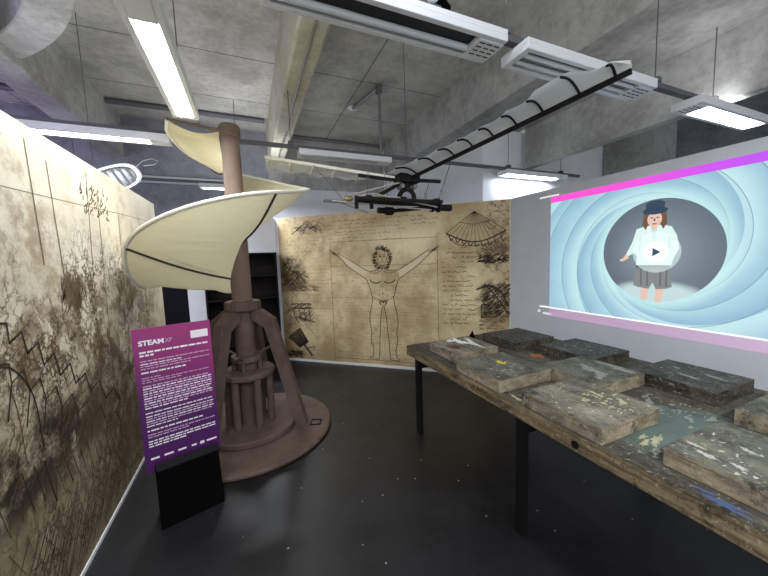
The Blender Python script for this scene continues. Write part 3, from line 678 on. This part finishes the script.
def sail_pt(t, s_, dz=0):
    r0 = .088 if t > 15 else .086; rr = smooth(RT, t); r = r0 + (rr - r0) * s_
    z = ZI(t) + (smooth(ZR, t) - ZI(t)) * s_ - .05 * math.sin(pi * s_) * (1 if t < 330 else .5)
    if t > 366: z += .10 * math.sin(pi * min(1, s_ * 1.0)) ** 2 * (t - 366) / 10
    a = R(t); return Vector((-r * math.cos(a), r * math.sin(a), z + dz))
NS = 14; ts = [-15 + 3 * i for i in range(int(391 / 3) + 1)]; ts[-1] = 376
mb = MB(); vs = [sail_pt(t, j / NS) for t in ts for j in range(NS + 1)]
mb.add(vs, [(i * (NS + 1) + j, (i + 1) * (NS + 1) + j, (i + 1) * (NS + 1) + j + 1, i * (NS + 1) + j + 1) for i in range(len(ts) - 1) for j in range(NS)], 0, True)
mb.build('sail', M['sail'], sc)
MB().tube([sail_pt(t, 1.0) for t in ts], .014, 8).build('sail_hem', M['hem'], sc)
for t in (65, 155, 245, 335):
    MB().tube([sail_pt(t, j / 10, -.012) for j in range(11)], .009, 6).build('batten', M['batten'], sc)
part_label(MB().tube([(-.06, -.02, 2.748), sail_pt(-15, 1.02, .004)], .012, 8).build('top_spar', M['pole'], sc), 'brown spar at the top edge of the sail')

# ------------------------------------------------------------------ sign on a black stand
sg = thing('info_sign', 'purple and magenta information board standing in a black foot, before the sculpture', 'sign', (-.475, 2.36, 0), R(16.3))
def grad():
    m = bpy.data.materials.new('printed_sign_gradient'); m.use_nodes = True; k = NT(m); P, x, y, z = k.pos(); b = m.node_tree.nodes['Principled BSDF']
    f = k.m('ADD', z, k.m('MULTIPLY', k.m('ADD', x, .48), .35))
    c = k.mix(k.step(f, 1.18, .62), (.28, .020, .15, 1), (.058, .004, .090, 1)); m.node_tree.links.new(c, b.inputs['Base Color']); b.inputs['Roughness'].default_value = .45; return m
board = MB().box((-.21, -.009, .305), (.21, .009, 1.222)).build('board', [grad()], sg)
M['print_white'] = mat('white_lettering', (.80, .76, .80), .6); M['print_dim'] = mat('pink_lettering', (.55, .36, .52), .6)
def text_mesh(s, size, bold=0.0):
    cu = bpy.data.curves.new('lettering', 'FONT'); cu.body = s; cu.size = size; cu.offset = bold; cu.resolution_u = 3; cu.extrude = .0003
    o = bpy.data.objects.new('lettering', cu); COL.objects.link(o); bpy.context.view_layer.update()
    me = bpy.data.meshes.new_from_object(o.evaluated_get(bpy.context.evaluated_depsgraph_get())); COL.objects.unlink(o); bpy.data.objects.remove(o); return me
def put_text(s, size, x, z, m, parent, name, bold=0.0, width=None):
    me = text_mesh(s, size, bold); xs = [v.co.x for v in me.vertices]; k_ = width / (max(xs) - min(xs)) if width else 1
    for v in me.vertices: v.co = Vector((v.co.x * k_, 0, v.co.y)) + Vector((x, -.0096 - v.co.z, z))
    me.materials.clear(); me.materials.append(m); o = bpy.data.objects.new(name, me); COL.objects.link(o); o.parent = parent; return o
put_text('STEAM', .042, -.182, 1.118, M['print_white'], board, 'sign_title', .0016, .128)
put_text('XP', .040, -.048, 1.118, M['print_dim'], board, 'sign_title', 0, .036)
B = Ink((0, -.009, 0), (1, 0, 0), (0, -1, 0), .0008)
def row(z, x1, h, mi, x0=-.182):
    x = x0
    while x < x1 - .01:
        L = min(random.uniform(.012, .045), x1 - x); B.line([(x, z), (x + L, z)], h, mi); x += L + .006
rows = [(1.075, .19, .011, 0), (1.055, -.10, .011, 0), (1.020, .19, .006, 1), (1.002, .03, .006, 0), (.988, .19, .006, 1), (.972, .08, .006, 1), (.948, .05, .009, 0),
        (.915, -.08, .005, 1), (.900, .18, .005, 1), (.886, .02, .005, 1)]
z = .862
for q in range(10): rows.append((z, .19 if q not in (9,) else .06, .0075, 0 if q % 2 else 1)); z -= .0155
z -= .016; rows.append((z, .19, .007, 0)); z -= .022
for q in range(5): rows.append((z, .19 if q < 4 else -.02, .0065, 1 if q % 2 else 0)); z -= .0155
z -= .014; rows.append((z, .12, .009, 0)); z -= .026
for q in range(2): rows.append((z, .19 if q < 1 else .05, .0065, 1)); z -= .0155
z -= .012
for q in range(3): rows.append((z, .19 if q < 2 else .02, .008, 0)); z -= .0165
for r_ in rows: row(*r_)
for x0, x1 in ((-.18, -.135), (-.11, -.06), (-.035, .01), (.04, .07), (.09, .115), (.13, .19)): B.line([(x0, .395), (x1, .395)], .012 if x0 != .09 else .02, 0)
B.build('sign_text', [M['print_white'], M['print_dim']], board)
lab = MB().box((.092, -.0105, 1.118), (.192, -.0091, 1.168)).build('white_label', M['print_white'], board)
mb = MB()
# wedge-shaped foot: slot front with a sloping lip
fr = [(-.165, -.15, 0), (.185, -.15, 0), (.185, .03, 0), (-.165, .03, 0), (-.165, -.075, .345), (.185, -.075, .345), (.185, .025, .345), (-.165, .025, .345)]
mb.add(fr, [(3, 2, 1, 0), (4, 5, 6, 7), (0, 1, 5, 4), (1, 2, 6, 5), (2, 3, 7, 6), (3, 0, 4, 7)])
mb.build('foot', M['black'], sg, .006)
mb = MB().bar((-.16, -.062, .352), (.19, -.062, .352), .07, .012, up=(0, -.25, 1)); mb.build('foot_lip', mat('satin_black_lip', (.006, .005, .006), .4, spec=.25), sg)

# ------------------------------------------------------------------ workbench
TX0, TX1, TY0, TY1, TZ = 1.302, 2.64, -.45, 2.58, .78
wb = thing('workbench', 'long weathered paint-stained timber bench on black steel legs', 'table', (0, 0, 0))
mb = MB().box((TX0, TY0, TZ - .085), (TX1, TY1, TZ), 0, 1); mb.build('tabletop', [M['bench_edge'], M['bench_top']], wb, .005)
for y in (2.42, 1.25, .0):
    for x in (1.338, 2.58):
        MB().box((x - .024, y - .024, 0), (x + .024, y + .024, TZ - .086)).build('leg', M['steel_black'], wb, .003)
    MB().box((1.362, y - .02, TZ - .175), (2.556, y + .02, TZ - .125)).build('cross_bar', M['steel_black'], wb, .003)
def blob(cx, cy, rx, ry, z, rot=0, n=26, rough=.35, seed=0):
    rnd = random.Random(seed); ph = [rnd.uniform(0, 6.28) for _ in range(4)]; pts = []
    for i in range(n):
        a = 2 * pi * i / n; k_ = max(.25, 1 + rough * (.35 * math.sin(2 * a + ph[0]) + .35 * math.sin(3 * a + ph[1]) + .35 * math.sin(7 * a + ph[2]) + .4 * math.sin(13 * a + ph[3]) + rnd.uniform(-.35, .35)))
        x, y = rx * k_ * math.cos(a), ry * k_ * math.sin(a); c_, s_ = math.cos(rot), math.sin(rot)
        pts.append((cx + x * c_ - y * s_, cy + x * s_ + y * c_, z))
    return pts
def splash(parent, name, specs, z, m, seed):
    """each splash a mesh of its own; fine spatter (small flecks) goes into one mesh"""
    fine = MB()
    for i, (cx, cy, rx, ry, rot) in enumerate(specs):
        fl = max(rx, ry) < .021; mb = fine if fl else MB()
        p = blob(cx, cy, rx, ry, z + .0006 + .0001 * (i % 9), R(rot), 16 if fl else 54, .28 if fl else .5, seed=seed + i); c0 = (cx, cy, p[0][2])
        mb.add(p + [c0], [(j, (j + 1) % len(p), len(p)) for j in range(len(p))])
        if not fl: mb.build(name, m, parent)
    if fine.v: fine.build('paint_spatter', m, parent)
def spatter(cx, cy, sx, sy, n, r0, r1, seed):
    rnd = random.Random(seed); return [(cx + rnd.gauss(0, sx), cy + rnd.gauss(0, sy), rnd.uniform(r0, r1), rnd.uniform(r0, r1) * .5, rnd.uniform(-30, 30)) for _ in range(n)]
def clampy(L, x0, x1, y0, y1): return [q for q in L if x0 + q[2] * 1.5 < q[0] < x1 - q[2] * 1.5 and y0 + q[2] * 1.5 < q[1] < y1 - q[2] * 1.5]
splash(wb, 'paint_splash', [(1.56, .735, .045, .016, 15), (1.50, .745, .03, .012, 10), (1.47, .69, .035, .010, 20), (1.54, .775, .03, .008, 5)], TZ, M['p_cream'], 3)
splash(wb, 'paint_splash', [(1.345, .45, .014, .055, 6), (1.365, .50, .008, .03, 4), (1.335, .40, .006, .022, 4)], TZ, M['p_blue'], 60)
splash(wb, 'paint_splash', [(2.07, 1.80, .055, .03, 20), (2.06, 1.82, .022, .05, -20), (2.09, 1.77, .045, .022, 60)], TZ, M['p_orange'], 81)
splash(wb, 'paint_splash', [(2.23, .68, .06, .03, 20), (2.15, .66, .04, .02, 0)], TZ, M['p_maroon'], 90)
splash(wb, 'paint_splash', clampy(spatter(1.93, .84, .10, .10, 40, .005, .02, 5), 1.76, 2.14, .68, 1.07) + clampy(spatter(1.52, .72, .10, .04, 22, .004, .014, 6), 1.34, 1.75, .65, .79) + [(1.93, .95, .05, .016, 20), (1.86, .88, .04, .02, 10), (1.98, .72, .035, .012, 0)], TZ, M['p_grey'], 120)
splash(wb, 'paint_splash', [(1.78, 1.60, .06, .02, 70), (1.78, 1.40, .04, .015, 80), (1.35, 1.30, .05, .01, 80), (1.79, 2.02, .03, .012, 60), (1.80, 2.15, .02, .03, 0)], TZ, M['p_cream'], 150)
mb = MB().tube([(1.3015, .915, .732), (1.297, .915, .732)], .017, 16); mb.build('bolt_head', M['steel_black'], wb)

BG = 'paint-stained wooden boxes on the workbench'
def wooden_box(x0, y0, label, top, sx=.42, sy=.42, rz=0.0, h=.074):
    side = M['box_side_dark'] if top == 'box_dark' else M['box_side']
    t = thing('wooden_box', label, 'box', (x0 + sx / 2, y0 + sy / 2, TZ + .0015), R(rz), BG)
    MB().box((-sx / 2, -sy / 2, 0), (sx / 2, sy / 2, h - .016)).build('body', side, t, .003)
    MB().box((-sx / 2, -sy / 2, h - .0155), (sx / 2, sy / 2, h), 0, 1).build('lid', [side, M[top]], t, .003)
    return t, h
A_, h = wooden_box(1.402, 1.945, 'grey wooden box with white paint splashed over its lid, by the far corner', 'box_top', .41, .39)
splash(A_, 'paint_splash', [(.03, .10, .10, .030, 75), (.10, -.02, .12, .016, 80), (-.02, .14, .045, .03, 20), (.13, .06, .09, .012, 72), (.06, .02, .02, .09, 10)], h, M['p_white'], 200)
splash(A_, 'paint_splash', [(-.10, -.03, .06, .05, 10)], h, M['p_maroon'], 220)
B_, h = wooden_box(1.310, 1.392, 'greenish wooden box with a yellow paint mark on its lid', 'box_grey', .425, .425)
splash(B_, 'paint_splash', [(.035, .055, .035, .014, 70), (.02, .03, .012, .03, 20), (.05, .02, .03, .008, 30)], h, M['p_yellow'], 230)
splash(B_, 'paint_splash', clampy(spatter(-.02, -.06, .1, .1, 18, .006, .02, 9), -.2, .2, -.2, .2), h, M['p_grey'], 240)
splash(B_, 'paint_splash', [(.09, .09, .03, .02, 0), (-.03, .12, .02, .012, 0)], h, M['p_blue'], 245)
C_, h = wooden_box(1.314, .806, 'pale grey wooden box flecked with cream paint, at the middle of the front edge', 'box_top', .42, .425)
splash(C_, 'paint_splash', [(.10, .02, .04, .009, 80), (.12, -.10, .03, .012, 60)] + clampy(spatter(.04, -.06, .08, .09, 70, .003, .014, 12), -.2, .2, -.2, .2), h, M['p_cream'], 250)
D_, h = wooden_box(1.742, 1.085, 'grey-green wooden box touching the pale flecked box corner to corner, pale right edge', 'box_grey', .408, .40)
splash(D_, 'paint_splash', [(.17, -.03, .02, .09, 4), (.15, -.12, .02, .06, 0), (.0, .0, .08, .03, 60), (-.05, -.10, .06, .03, 20)], h, M['p_grey'], 270)
E_, h = wooden_box(2.142, 1.392, 'dark wooden box with a bare dark side, behind the orange paint splash', 'box_dark', .41, .425)
splash(E_, 'paint_splash', clampy(spatter(.04, .0, .12, .1, 22, .004, .016, 15), -.2, .2, -.2, .2), h, M['p_grey'], 290)
F_, h = wooden_box(2.000, 1.945, 'blackened wooden box at the far end nearest the projection wall', 'box_dark', .45, .41)
G_, h = wooden_box(2.156, .764, 'dark green-grey wooden box beside the maroon paint, nearest the wall', 'box_dark', .405, .40)
splash(G_, 'paint_splash', [(.06, .09, .022, .012, 80), (-.05, -.02, .07, .01, 70), (.05, -.10, .06, .01, 75)], h, M['p_grey'], 310)
H_, h = wooden_box(2.010, .235, 'wooden box by the maroon paint, only its corner in view', 'box_grey')
I_, h = wooden_box(1.398, .225, 'large bare-sided wooden box with white flecks, closest on the bench', 'box_grey', .42, .41)
splash(I_, 'paint_splash', [(-.10, .16, .03, .008, 80), (-.14, .11, .035, .010, 75), (.02, .06, .022, .010, 70), (-.13, .03, .022, .010, 85)] + clampy(spatter(-.05, .05, .1, .1, 22, .004, .015, 18), -.2, .2, -.2, .2), h, M['p_pale'], 330)
wg = MB(); wg.add([(-.03, -.02, 0), (.03, -.02, 0), (.03, .02, 0), (-.03, .02, 0), (.012, 0, .075)], [(3, 2, 1, 0), (0, 1, 4), (1, 2, 4), (2, 3, 4), (3, 0, 4)])
o = wg.build('wedge', M['black'], bevel=.002); o.location = (1.99, 2.50, TZ + .0005)
tag(o, 'small black wedge standing on the far edge of the bench', 'wedge')

# ------------------------------------------------------------------ light fittings
ZL = 2.7
def fixture(label, loc, rz, lit, L=1.2, W=.20, power=0, vents=True, up=.6, group='strip light fittings'):
    """long white batten light: housing with an open tray below, tubes, ventilated end boxes; origin at the middle of its underside, along local X"""
    t = thing('strip_light', label, 'light', loc, rz, group)
    h = .058; a = L / 2; w = W / 2; e = .16; o_ = w - .03
    mb = MB(); mb.box((-a, -w, .03), (a, w, h)); mb.box((-a, -w, 0), (a, -o_, .03)); mb.box((-a, o_, 0), (a, w, .03))
    mb.box((-a, -o_, 0), (-a + .04, o_, .03)); mb.build('housing', M['white_metal'], t, .004)
    eb = MB().box((a - e, -o_, -.004), (a, o_, .03)).build('end_box', M['white_metal'], t, .004)
    if vents:
        mb = MB()
        for r_ in range(3):
            for c_ in range(3): mb.box((a - e + .02 + r_ * .045, -o_ + .015 + c_ * .040, -.0052), (a - e + .05 + r_ * .045, -o_ + .036 + c_ * .040, -.0041)) if False else None
        for r_ in range(3):
            for c_ in range(4): mb.box((a - e + .018 + r_ * .046, -o_ + .016 + c_ * .030, -.0052), (a - e + .052 + r_ * .046, -o_ + .024 + c_ * .030, -.0041))
        mb.build('vent_slot', M['slot'], eb)
    MB().box((-a + .041, -o_ + .001, .024), (a - e - .001, o_ - .001, .029)).build('reflector', M['self_lit_panel'] if lit else (M['slot'] if lit is None else M['reflector']), t)
    for s_ in ((-.032, .032) if lit is not None else (.03,)): MB().tube([(-a + .042, s_, .010), (a - e - .002, s_, .010)], .0125 if lit is not None else .017, 10).build('tube', M['tube_on'] if lit else M['tube_off'], t)
    for s_ in (-.35, .30): MB().box((s_ * L - .02, -.02, h), (s_ * L + .02, .02, h + .012)).build('bracket', M['rail'], t)
    if power:
        ld = bpy.data.lights.new('tube_and_fill_light', 'AREA'); ld.shape = 'RECTANGLE'; ld.size = L * .8; ld.size_y = W * .6; ld.energy = power; ld.color = (.93, .96, 1.0)
        lo = bpy.data.objects.new('tube_and_fill_light', ld); COL.objects.link(lo); lo.parent = t; lo.location = (-.05, 0, -.02)
        if not up: return t
        lu = bpy.data.lights.new('tube_and_fill_light', 'AREA'); lu.shape = 'RECTANGLE'; lu.size = L * .9; lu.size_y = W; lu.energy = power * up; lu.color = (.93, .95, 1.0)  # upward area light added above the closed housing to brighten the ceiling
        lo = bpy.data.objects.new('tube_and_fill_light', lu); COL.objects.link(lo); lo.parent = t; lo.location = (0, 0, h + .05); lo.rotation_euler = (pi, 0, 0)
    return t
def rail(name, a, b, label, wires, group='lighting rails'):
    t = thing(name, label, 'rail', (0, 0, 0), 0, group)
    MB().bar(a, b, .045, .035).build('channel', M['rail'], t)
    a = Vector(a); b = Vector(b)
    for s_ in wires:
        p = a.lerp(b, s_); MB().tube([p + Vector((0, 0, .018)), (p.x, p.y, SOF if 2.83 < p.x < 3.8 else CEIL)], .004, 6).build('hanging_wire', M['wire'], t)
        MB().box((p.x - .025, p.y - .03, p.z + .0185), (p.x + .025, p.y + .03, p.z + .05)).build('clip', M['rail'], t)
    return t
RZ = ZL + .058 + .012 + .018
fy = 1.445
rail('lighting_rail', (-.6, fy, RZ), (4.7, fy, RZ), 'dark rail carrying the three nearest light fittings across the ceiling', [.16, .375, .645, .80])
rail('lighting_rail', (-3.2, 3.5, RZ), (4.9, 3.5, RZ), 'long dark rail behind the hanging glider', [.455, .82, .95])
fixture('big white unlit light fitting hanging nearest, over the middle of the room', (.72, fy, ZL), 0, None)
fixture('white unlit light fitting behind the tip of the right glider wing', (2.06, fy, ZL), 0, False)
fixture('bright light fitting at far right beyond the concrete downstand', (3.84, fy, ZL), pi, True, 1.2, .20, 22, True, .15)
fixture('bright light fitting lengthways above the air screw sail', (-.36, 2.27, ZL), -pi / 2, True, 1.22, .17, 15, False, .08)
fixture('unlit white light fitting over the left glider wing', (1.08, 3.5, ZL), 0, False, 1.05, .16, 0, False)
fixture('small bright light fitting above the projection wall corner', (3.93, 3.5, ZL), 0, True, 1.2, .2, 2.2, True, 0)
fixture('bright light fitting above the top edge of the left mural', (-1.25, 3.5, ZL), 0, True, 1.35, .16, 20, False, .15)
rail('lighting_rail', (-2.9, 5.35, RZ), (.9, 5.35, RZ), 'short dark rail at the back behind the air screw pole', [.25, .75])
fixture('distant bright light fitting just left of the air screw pole', (.02, 5.35, ZL), 0, True, 1.2, .16, 40, False, .2)
rail('lighting_rail', (-.36, 1.2, RZ), (-.36, 3.0, RZ), 'dark rail above the lengthways bright light fitting', [.9]) if False else None
# rail and fittings added out of view behind the viewpoint as fill light
rail('lighting_rail', (-2.0, -.9, RZ), (2.7, -.9, RZ), 'unseen dark rail added behind the viewpoint for the fill fittings', [.2, .5, .8])
fixture('unseen fill light fitting added behind the viewpoint, left', (-.3, -.9, ZL), 0, True, 1.2, .2, 34, True, .5)
fixture('unseen fill light fitting added behind the viewpoint, right', (1.5, -.9, ZL), 0, True, 1.2, .2, 34, True, 1.1)
for y in (1.8, 2.72):
    o = MB().tube([(-.36, y, ZL + .06), (-.36, y, CEIL)], .004, 6).build('suspension_wire', M['wire'])
    tag(o, 'thin wire holding the %s end of the lengthways bright light fitting' % ('near' if y < 2 else 'far'), 'wire', 'fitting wires')

cd = MB().tube([(.57, 2.0, 3.338), (.585, 6.44, 3.338)], .012, 8).build('conduit', M['galv']); tag(cd, 'thin grey conduit under the narrow ceiling beam', 'conduit')
cd = MB().tube([(.72, 6.43, 3.9695), (2.81, 6.43, 3.9695)], .030, 8).build('conduit', M['galv']); tag(cd, 'dark pipe where the ceiling meets the far wall', 'pipe')
cd = MB().tube([(-5.5, 5.82, 3.9595), (.40, 5.86, 3.9595)], .040, 8).build('conduit', M['rail']); tag(cd, 'dark pipe across the ceiling at upper left', 'pipe')
cd = MB().tube([(-4.5, 6.3995, 3.02), (.40, 6.3995, 3.02)], .06, 8).build('conduit', M['white']); tag(cd, 'pale pipe along the dark far wall at left', 'pipe')
pp = thing('ceiling_pipe', 'grey elbow pipe dropping from the ceiling near the glider', 'pipe')
MB().tube([(1.66, 4.90, 3.94), (1.80, 4.25, 3.94)], .028, 10).build('arm', M['galv'], pp)
MB().tube([(1.81, 4.21, 3.99), (1.81, 4.21, 2.82)], .020, 10).build('drop', M['galv'], pp)
MB().box((1.775, 4.17, 3.86), (1.845, 4.26, 3.97)).build('elbow', M['rail'], pp, .01)
MB().lathe([(0, 0), (.06, 0), (.07, .02), (.05, .05), (0, .05)], (1.655, 4.93, 3.935), 16).build('ceiling_rose', M['white_metal'], pp)
sp = thing('spotlight', 'small white and black spotlight clipped on the nearest rail', 'light', (.93, fy, RZ + .019))
MB().box((-.03, -.03, 0), (.03, .03, .02)).build('clamp', M['rail'], sp, .003)
MB().sphere((-.01, -.02, .065), .036).build('head', M['white_metal'], sp)
MB().tube([(.0, -.015, .06), (.09, .03, .05)], .035, 12).build('barrel', M['black'], sp)

# tilted white fitting behind the left mural
hf = thing('hanging_fitting', 'tilted white slatted fitting hanging behind the top of left mural', 'fitting', (-1.22, 4.05, 2.47))
Tm = Matrix.Rotation(R(-24), 4, 'Y') @ Matrix.Rotation(R(118), 4, 'X')
def tl(vs): return [tuple(Tm @ Vector(v)) for v in vs]
mb = MB(); ring = []
for i in range(28):
    a = 2 * pi * i / 28; ring.append((.27 * math.copysign(abs(math.cos(a)) ** .7, math.cos(a)), .12 * math.copysign(abs(math.sin(a)) ** .8, math.sin(a))))
vs = []
for k_, (s_, z) in enumerate(((1, 0), (1.04, .02), (1.0, .05), (.88, .05), (.86, .02))): vs += [(x * s_, y * s_, z) for x, y in ring]
n = 28
mb.add(tl(vs), [(k_ * n + i, k_ * n + (i + 1) % n, (k_ + 1) * n + (i + 1) % n, (k_ + 1) * n + i) for k_ in range(4) for i in range(n)] + [tuple(range(n))], 0, True)
mb.build('shell', M['white_metal'], hf)
mb = MB()
for q in range(7): x = -.18 + q * .06; mb.box((x, -.085, .028), (x + .022, .085, .040))
mb.v = tl(mb.v); mb.build('slats', M['rail'], hf)
mb = MB().box((-.22, -.06, .045), (-.06, .06, .075)); mb.v = tl(mb.v); mb.build('control_box', M['white_metal'], hf, .004)
MB().tube([tuple(Tm @ Vector((-.1, 0, .08))), (-.12, 0, .3), (-.12, 0, 1.64)], .003, 6).build('hanging_wire', M['wire'], hf)
MB().tube([(.22, .04, .16), (.28, .04, .22), (.36, .04, .25), (.41, .04, .23), (.38, .04, .19), (.28, .04, .17)], .004, 6).build('cable_loop', M['white_metal'], hf)

# ------------------------------------------------------------------ hanging glider
gl = thing('glider_model', 'dark wooden flying machine model with white cloth wings hanging from the ceiling', 'model', (1.5, 2.86, 2.13))
G0 = Vector((1.5, 2.86, 2.13))
def gp(p): return Vector(p) - G0
Hh = Vector((1.50, 2.86, 2.365)); Tp = Vector((2.02, 1.148, 2.585)); Lt = Vector((.22, 3.5, 2.66))
mb = MB().box((-.11, -.075, .20), (.11, .075, .28)); mb.build('hub', M['dark_wood'], gl, .006)
MB().tube([(0, 0, .13), (0, 0, .21)], .030, 10).build('post', M['dark_wood'], gl)
MB().tube([(-.075, .03, .03), (-.072, .03, .09), (-.045, .02, .13), (0, .0, .145), (.045, .0, .13), (.072, 0, .09), (.075, 0, .03)], .024, 10).build('fork', M['dark_wood'], gl)
def wing(name, A, T, chord_dir, prof, scal, up, camber, ribs, spar_w, lift=.016, frame='dark_wood'):
    w = MB().bar(gp(A), gp(T), spar_w, .030).build('wing_spar', M[frame], gl, .003)
    N = 60; K = 8; cd_ = Vector(chord_dir); vs = []
    def pt(s_, k_):
        c = interp(prof, s_) * (1 - scal * abs(math.sin(pi * s_ * len(ribs))) ** .8 * (0 if k_ == 0 else 1) * (.25))
        return A.lerp(T, s_) + cd_ * (c * k_) + Vector((0, 0, lift + camber * math.sin(pi * k_) + up * c * k_))
    for i in range(N + 1):
        for k_ in range(K + 1): vs.append(gp(pt(i / N, k_ / K)))
    mb = MB(); mb.add(vs, [(i * (K + 1) + j, (i + 1) * (K + 1) + j, (i + 1) * (K + 1) + j + 1, i * (K + 1) + j + 1) for i in range(N) for j in range(K)], 0, True)
    mb.build('wing_cloth', M['wing'], gl)
    for s_ in ribs: MB().tube([gp(pt(s_, k_ / 8) - Vector((0, 0, .010))) for k_ in range(9)], .0075, 6).build('wing_rib', M[frame], gl)
    return pt
cr = (-.957, -.29, 0)
wing('right', Hh + (Tp - Hh) * -.02, Tp, cr, [(0, .30), (.12, .30), (.22, .25), (.42, .21), (.60, .22), (.74, .26), (.83, .34), (.87, .32), (.93, .18), (.97, .19), (1, .05)], .5, .03, .03, [.10, .23, .34, .44, .54, .64, .74, .86, .96], .022)
ca = (.10, .995, 0)
wing('left', Hh, Lt, ca, [(0, .02), (.24, .05), (.30, .20), (.5, .24), (.62, .30), (.72, .26), (.85, .32), (1, .26)], 1.0, -.10, .015, [.33, .5, .66, .82, .98], .016, -.020, 'hem')
MB().bar(gp(Hh - Vector((0, 0, .018))), gp(Hh.lerp(Lt, .34) - Vector((0, 0, .03))), .03, .03).build('wing_root', M['dark_wood'], gl, .003)
MB().bar(gp((1.45, 2.84, 2.36)), gp((1.80, 2.72, 2.335)), .03, .03).build('cross_arm', M['dark_wood'], gl, .003)
MB().bar(gp((1.47, 2.87, 2.35)), gp((1.22, 2.93, 2.215)), .03, .035).build('cross_arm', M['dark_wood'], gl, .003)
for y, x0, x1 in ((2.80, .95, 1.86), (2.99, 1.02, 1.90)): MB().box(gp((x0, y - .032, 2.138)), gp((x1, y + .032, 2.166))).build('body_board', M['dark_wood'], gl, .003)
for x in (1.06, 1.42, 1.80): MB().box(gp((x - .025, 2.77, 2.166)), gp((x + .025, 3.02, 2.182))).build('body_slat', M['dark_wood'], gl, .002)
MB().tube([gp((1.82, 2.97, 2.13)), gp((2.09, 2.97, 2.125))], .035, 14).build('roller', M['dark_wood'], gl)
for x in (1.84, 1.92): MB().tube([gp((x, 2.97, 2.13)), gp((x + .025, 2.97, 2.13))], .055, 16).build('roller_flange', M['dark_wood'], gl)
MB().tube([gp((1.24, 3.02, 2.085)), gp((1.42, 3.02, 2.085))], .030, 14).build('roller', M['dark_wood'], gl)
MB().tube([gp((1.33, 3.02, 2.085)), gp((1.40, 3.02, 2.085))], .048, 16).build('roller_flange', M['dark_wood'], gl)
MB().tube([gp((1.40, 3.02, 2.085)), gp((1.84, 2.98, 2.125))], .020, 10).build('axle', M['dark_wood'], gl)
MB().box(gp((.66, 2.90, 2.128)), gp((.86, 2.935, 2.150))).build('nose_bar', M['rail'], gl, .003)
part_label(MB().sphere(gp((.90, 2.90, 2.165)), .030, sc=(1.5, 1, 1)).build('nose_joint', M['brass'], gl), 'brass-coloured joint')
for x in (.97, 1.12): MB().bar(gp((x, 2.88, 2.19)), gp((x, 2.88, 2.075)), .03, .03).build('strut', M['dark_wood'], gl)
for a, b_ in (((.90, 2.88, 2.19), (1.45, 2.84, 2.34)), ((1.08, 2.74, 2.19), (1.86, 2.88, 2.115)), ((.74, 2.9, 2.14), (1.80, 2.90, 2.085)), ((.80, 2.92, 2.14), (1.15, 3.05, 2.06))):
    MB().tube([gp(a), gp(b_)], .0085, 6).build('rope', M['rope'], gl)
MB().tube([gp((.86, 2.9, 2.16)), gp((1.02, 2.88, 2.195)), gp((1.10, 2.83, 2.19)), gp((1.5, 2.80, 2.17))], .009, 6).build('rope', M['rope'], gl)
for p, q in (((1.50, 2.86, 2.40), (1.50, 2.86, 3.999)), ((1.69, 2.74, 2.34), (1.70, 2.90, 2.165)), ((1.66, 2.35, 2.40), (1.80, 2.76, 2.165)), ((1.27, 2.93, 2.25), (1.27, 2.93, 2.165)), ((1.15, 3.02, 2.45), (1.12, 3.0, 2.165)), ((.66, 3.28, 2.56), (.86, 2.92, 2.15)), ((1.30, 2.95, 2.42), (1.33, 2.95, 2.16))):
    MB().tube([gp(p), gp(q)], .0035, 6).build('wire', M['wire'], gl)
for p in ((1.70, 2.84, 2.215), (1.77, 2.66, 2.21)): MB().box(gp((p[0] - .012, p[1] - .004, p[2] - .03)), gp((p[0] + .012, p[1] + .004, p[2] + .03))).build('pulley_plate', M['galv'], gl)
for x in (-.07, .07): MB().tube([(x, -.05, .165), (x, .05, .165)], .022, 10).build('pulley', M['galv'], gl)

# ------------------------------------------------------------------ light and camera
def area(name, loc, size, power, col, rot=(0, 0, 0)):
    ld = bpy.data.lights.new(name, 'AREA'); ld.size = size[0]; ld.size_y = size[1]; ld.shape = 'RECTANGLE'; ld.energy = power; ld.color = col
    o = bpy.data.objects.new(name, ld); COL.objects.link(o); o.location = loc; o.rotation_euler = rot; return o
area('purple_dome_light', (-3.42, 1.85, 3.55), (1.5, 1.5), 90, (.58, .50, 1.0), (pi, 0, 0))
area('purple_gallery_light', (-3.6, 4.6, 2.2), (1.2, 1.2), 22, (.62, .50, 1.0), (pi, 0, 0))
area('projector_beam', (.3, 1.0, 3.1), (.3, .3), 6, (.8, .9, 1.0), (0, R(-60), 0))
w = bpy.data.worlds.new('hall_light'); w.use_nodes = True; SC.world = w
w.node_tree.nodes['Background'].inputs[0].default_value = (.80, .83, .90, 1); w.node_tree.nodes['Background'].inputs[1].default_value = 1.05

cam = bpy.data.cameras.new('camera'); co = bpy.data.objects.new('camera', cam); COL.objects.link(co); SC.camera = co
cam.sensor_width = 36; cam.lens = 315.25 / 768 * 36; cam.clip_start = .05
ya, pt_, ro = R(22.985), R(5.4186), R(-1.9265)
f = Vector((math.sin(ya) * math.cos(pt_), math.cos(ya) * math.cos(pt_), -math.sin(pt_))); r = Vector((math.cos(ya), -math.sin(ya), 0)); up = r.cross(f)
r2 = r * math.cos(ro) + up * math.sin(ro); u2 = -r * math.sin(ro) + up * math.cos(ro)
co.matrix_world = Matrix(((r2.x, u2.x, -f.x, 0), (r2.y, u2.y, -f.y, 0), (r2.z, u2.z, -f.z, 1.6), (0, 0, 0, 1)))
vs_ = SC.view_settings; vs_.view_transform = 'Standard'; vs_.look = 'None'; vs_.gamma = 1; vs_.exposure = .62; vs_.use_curve_mapping = False
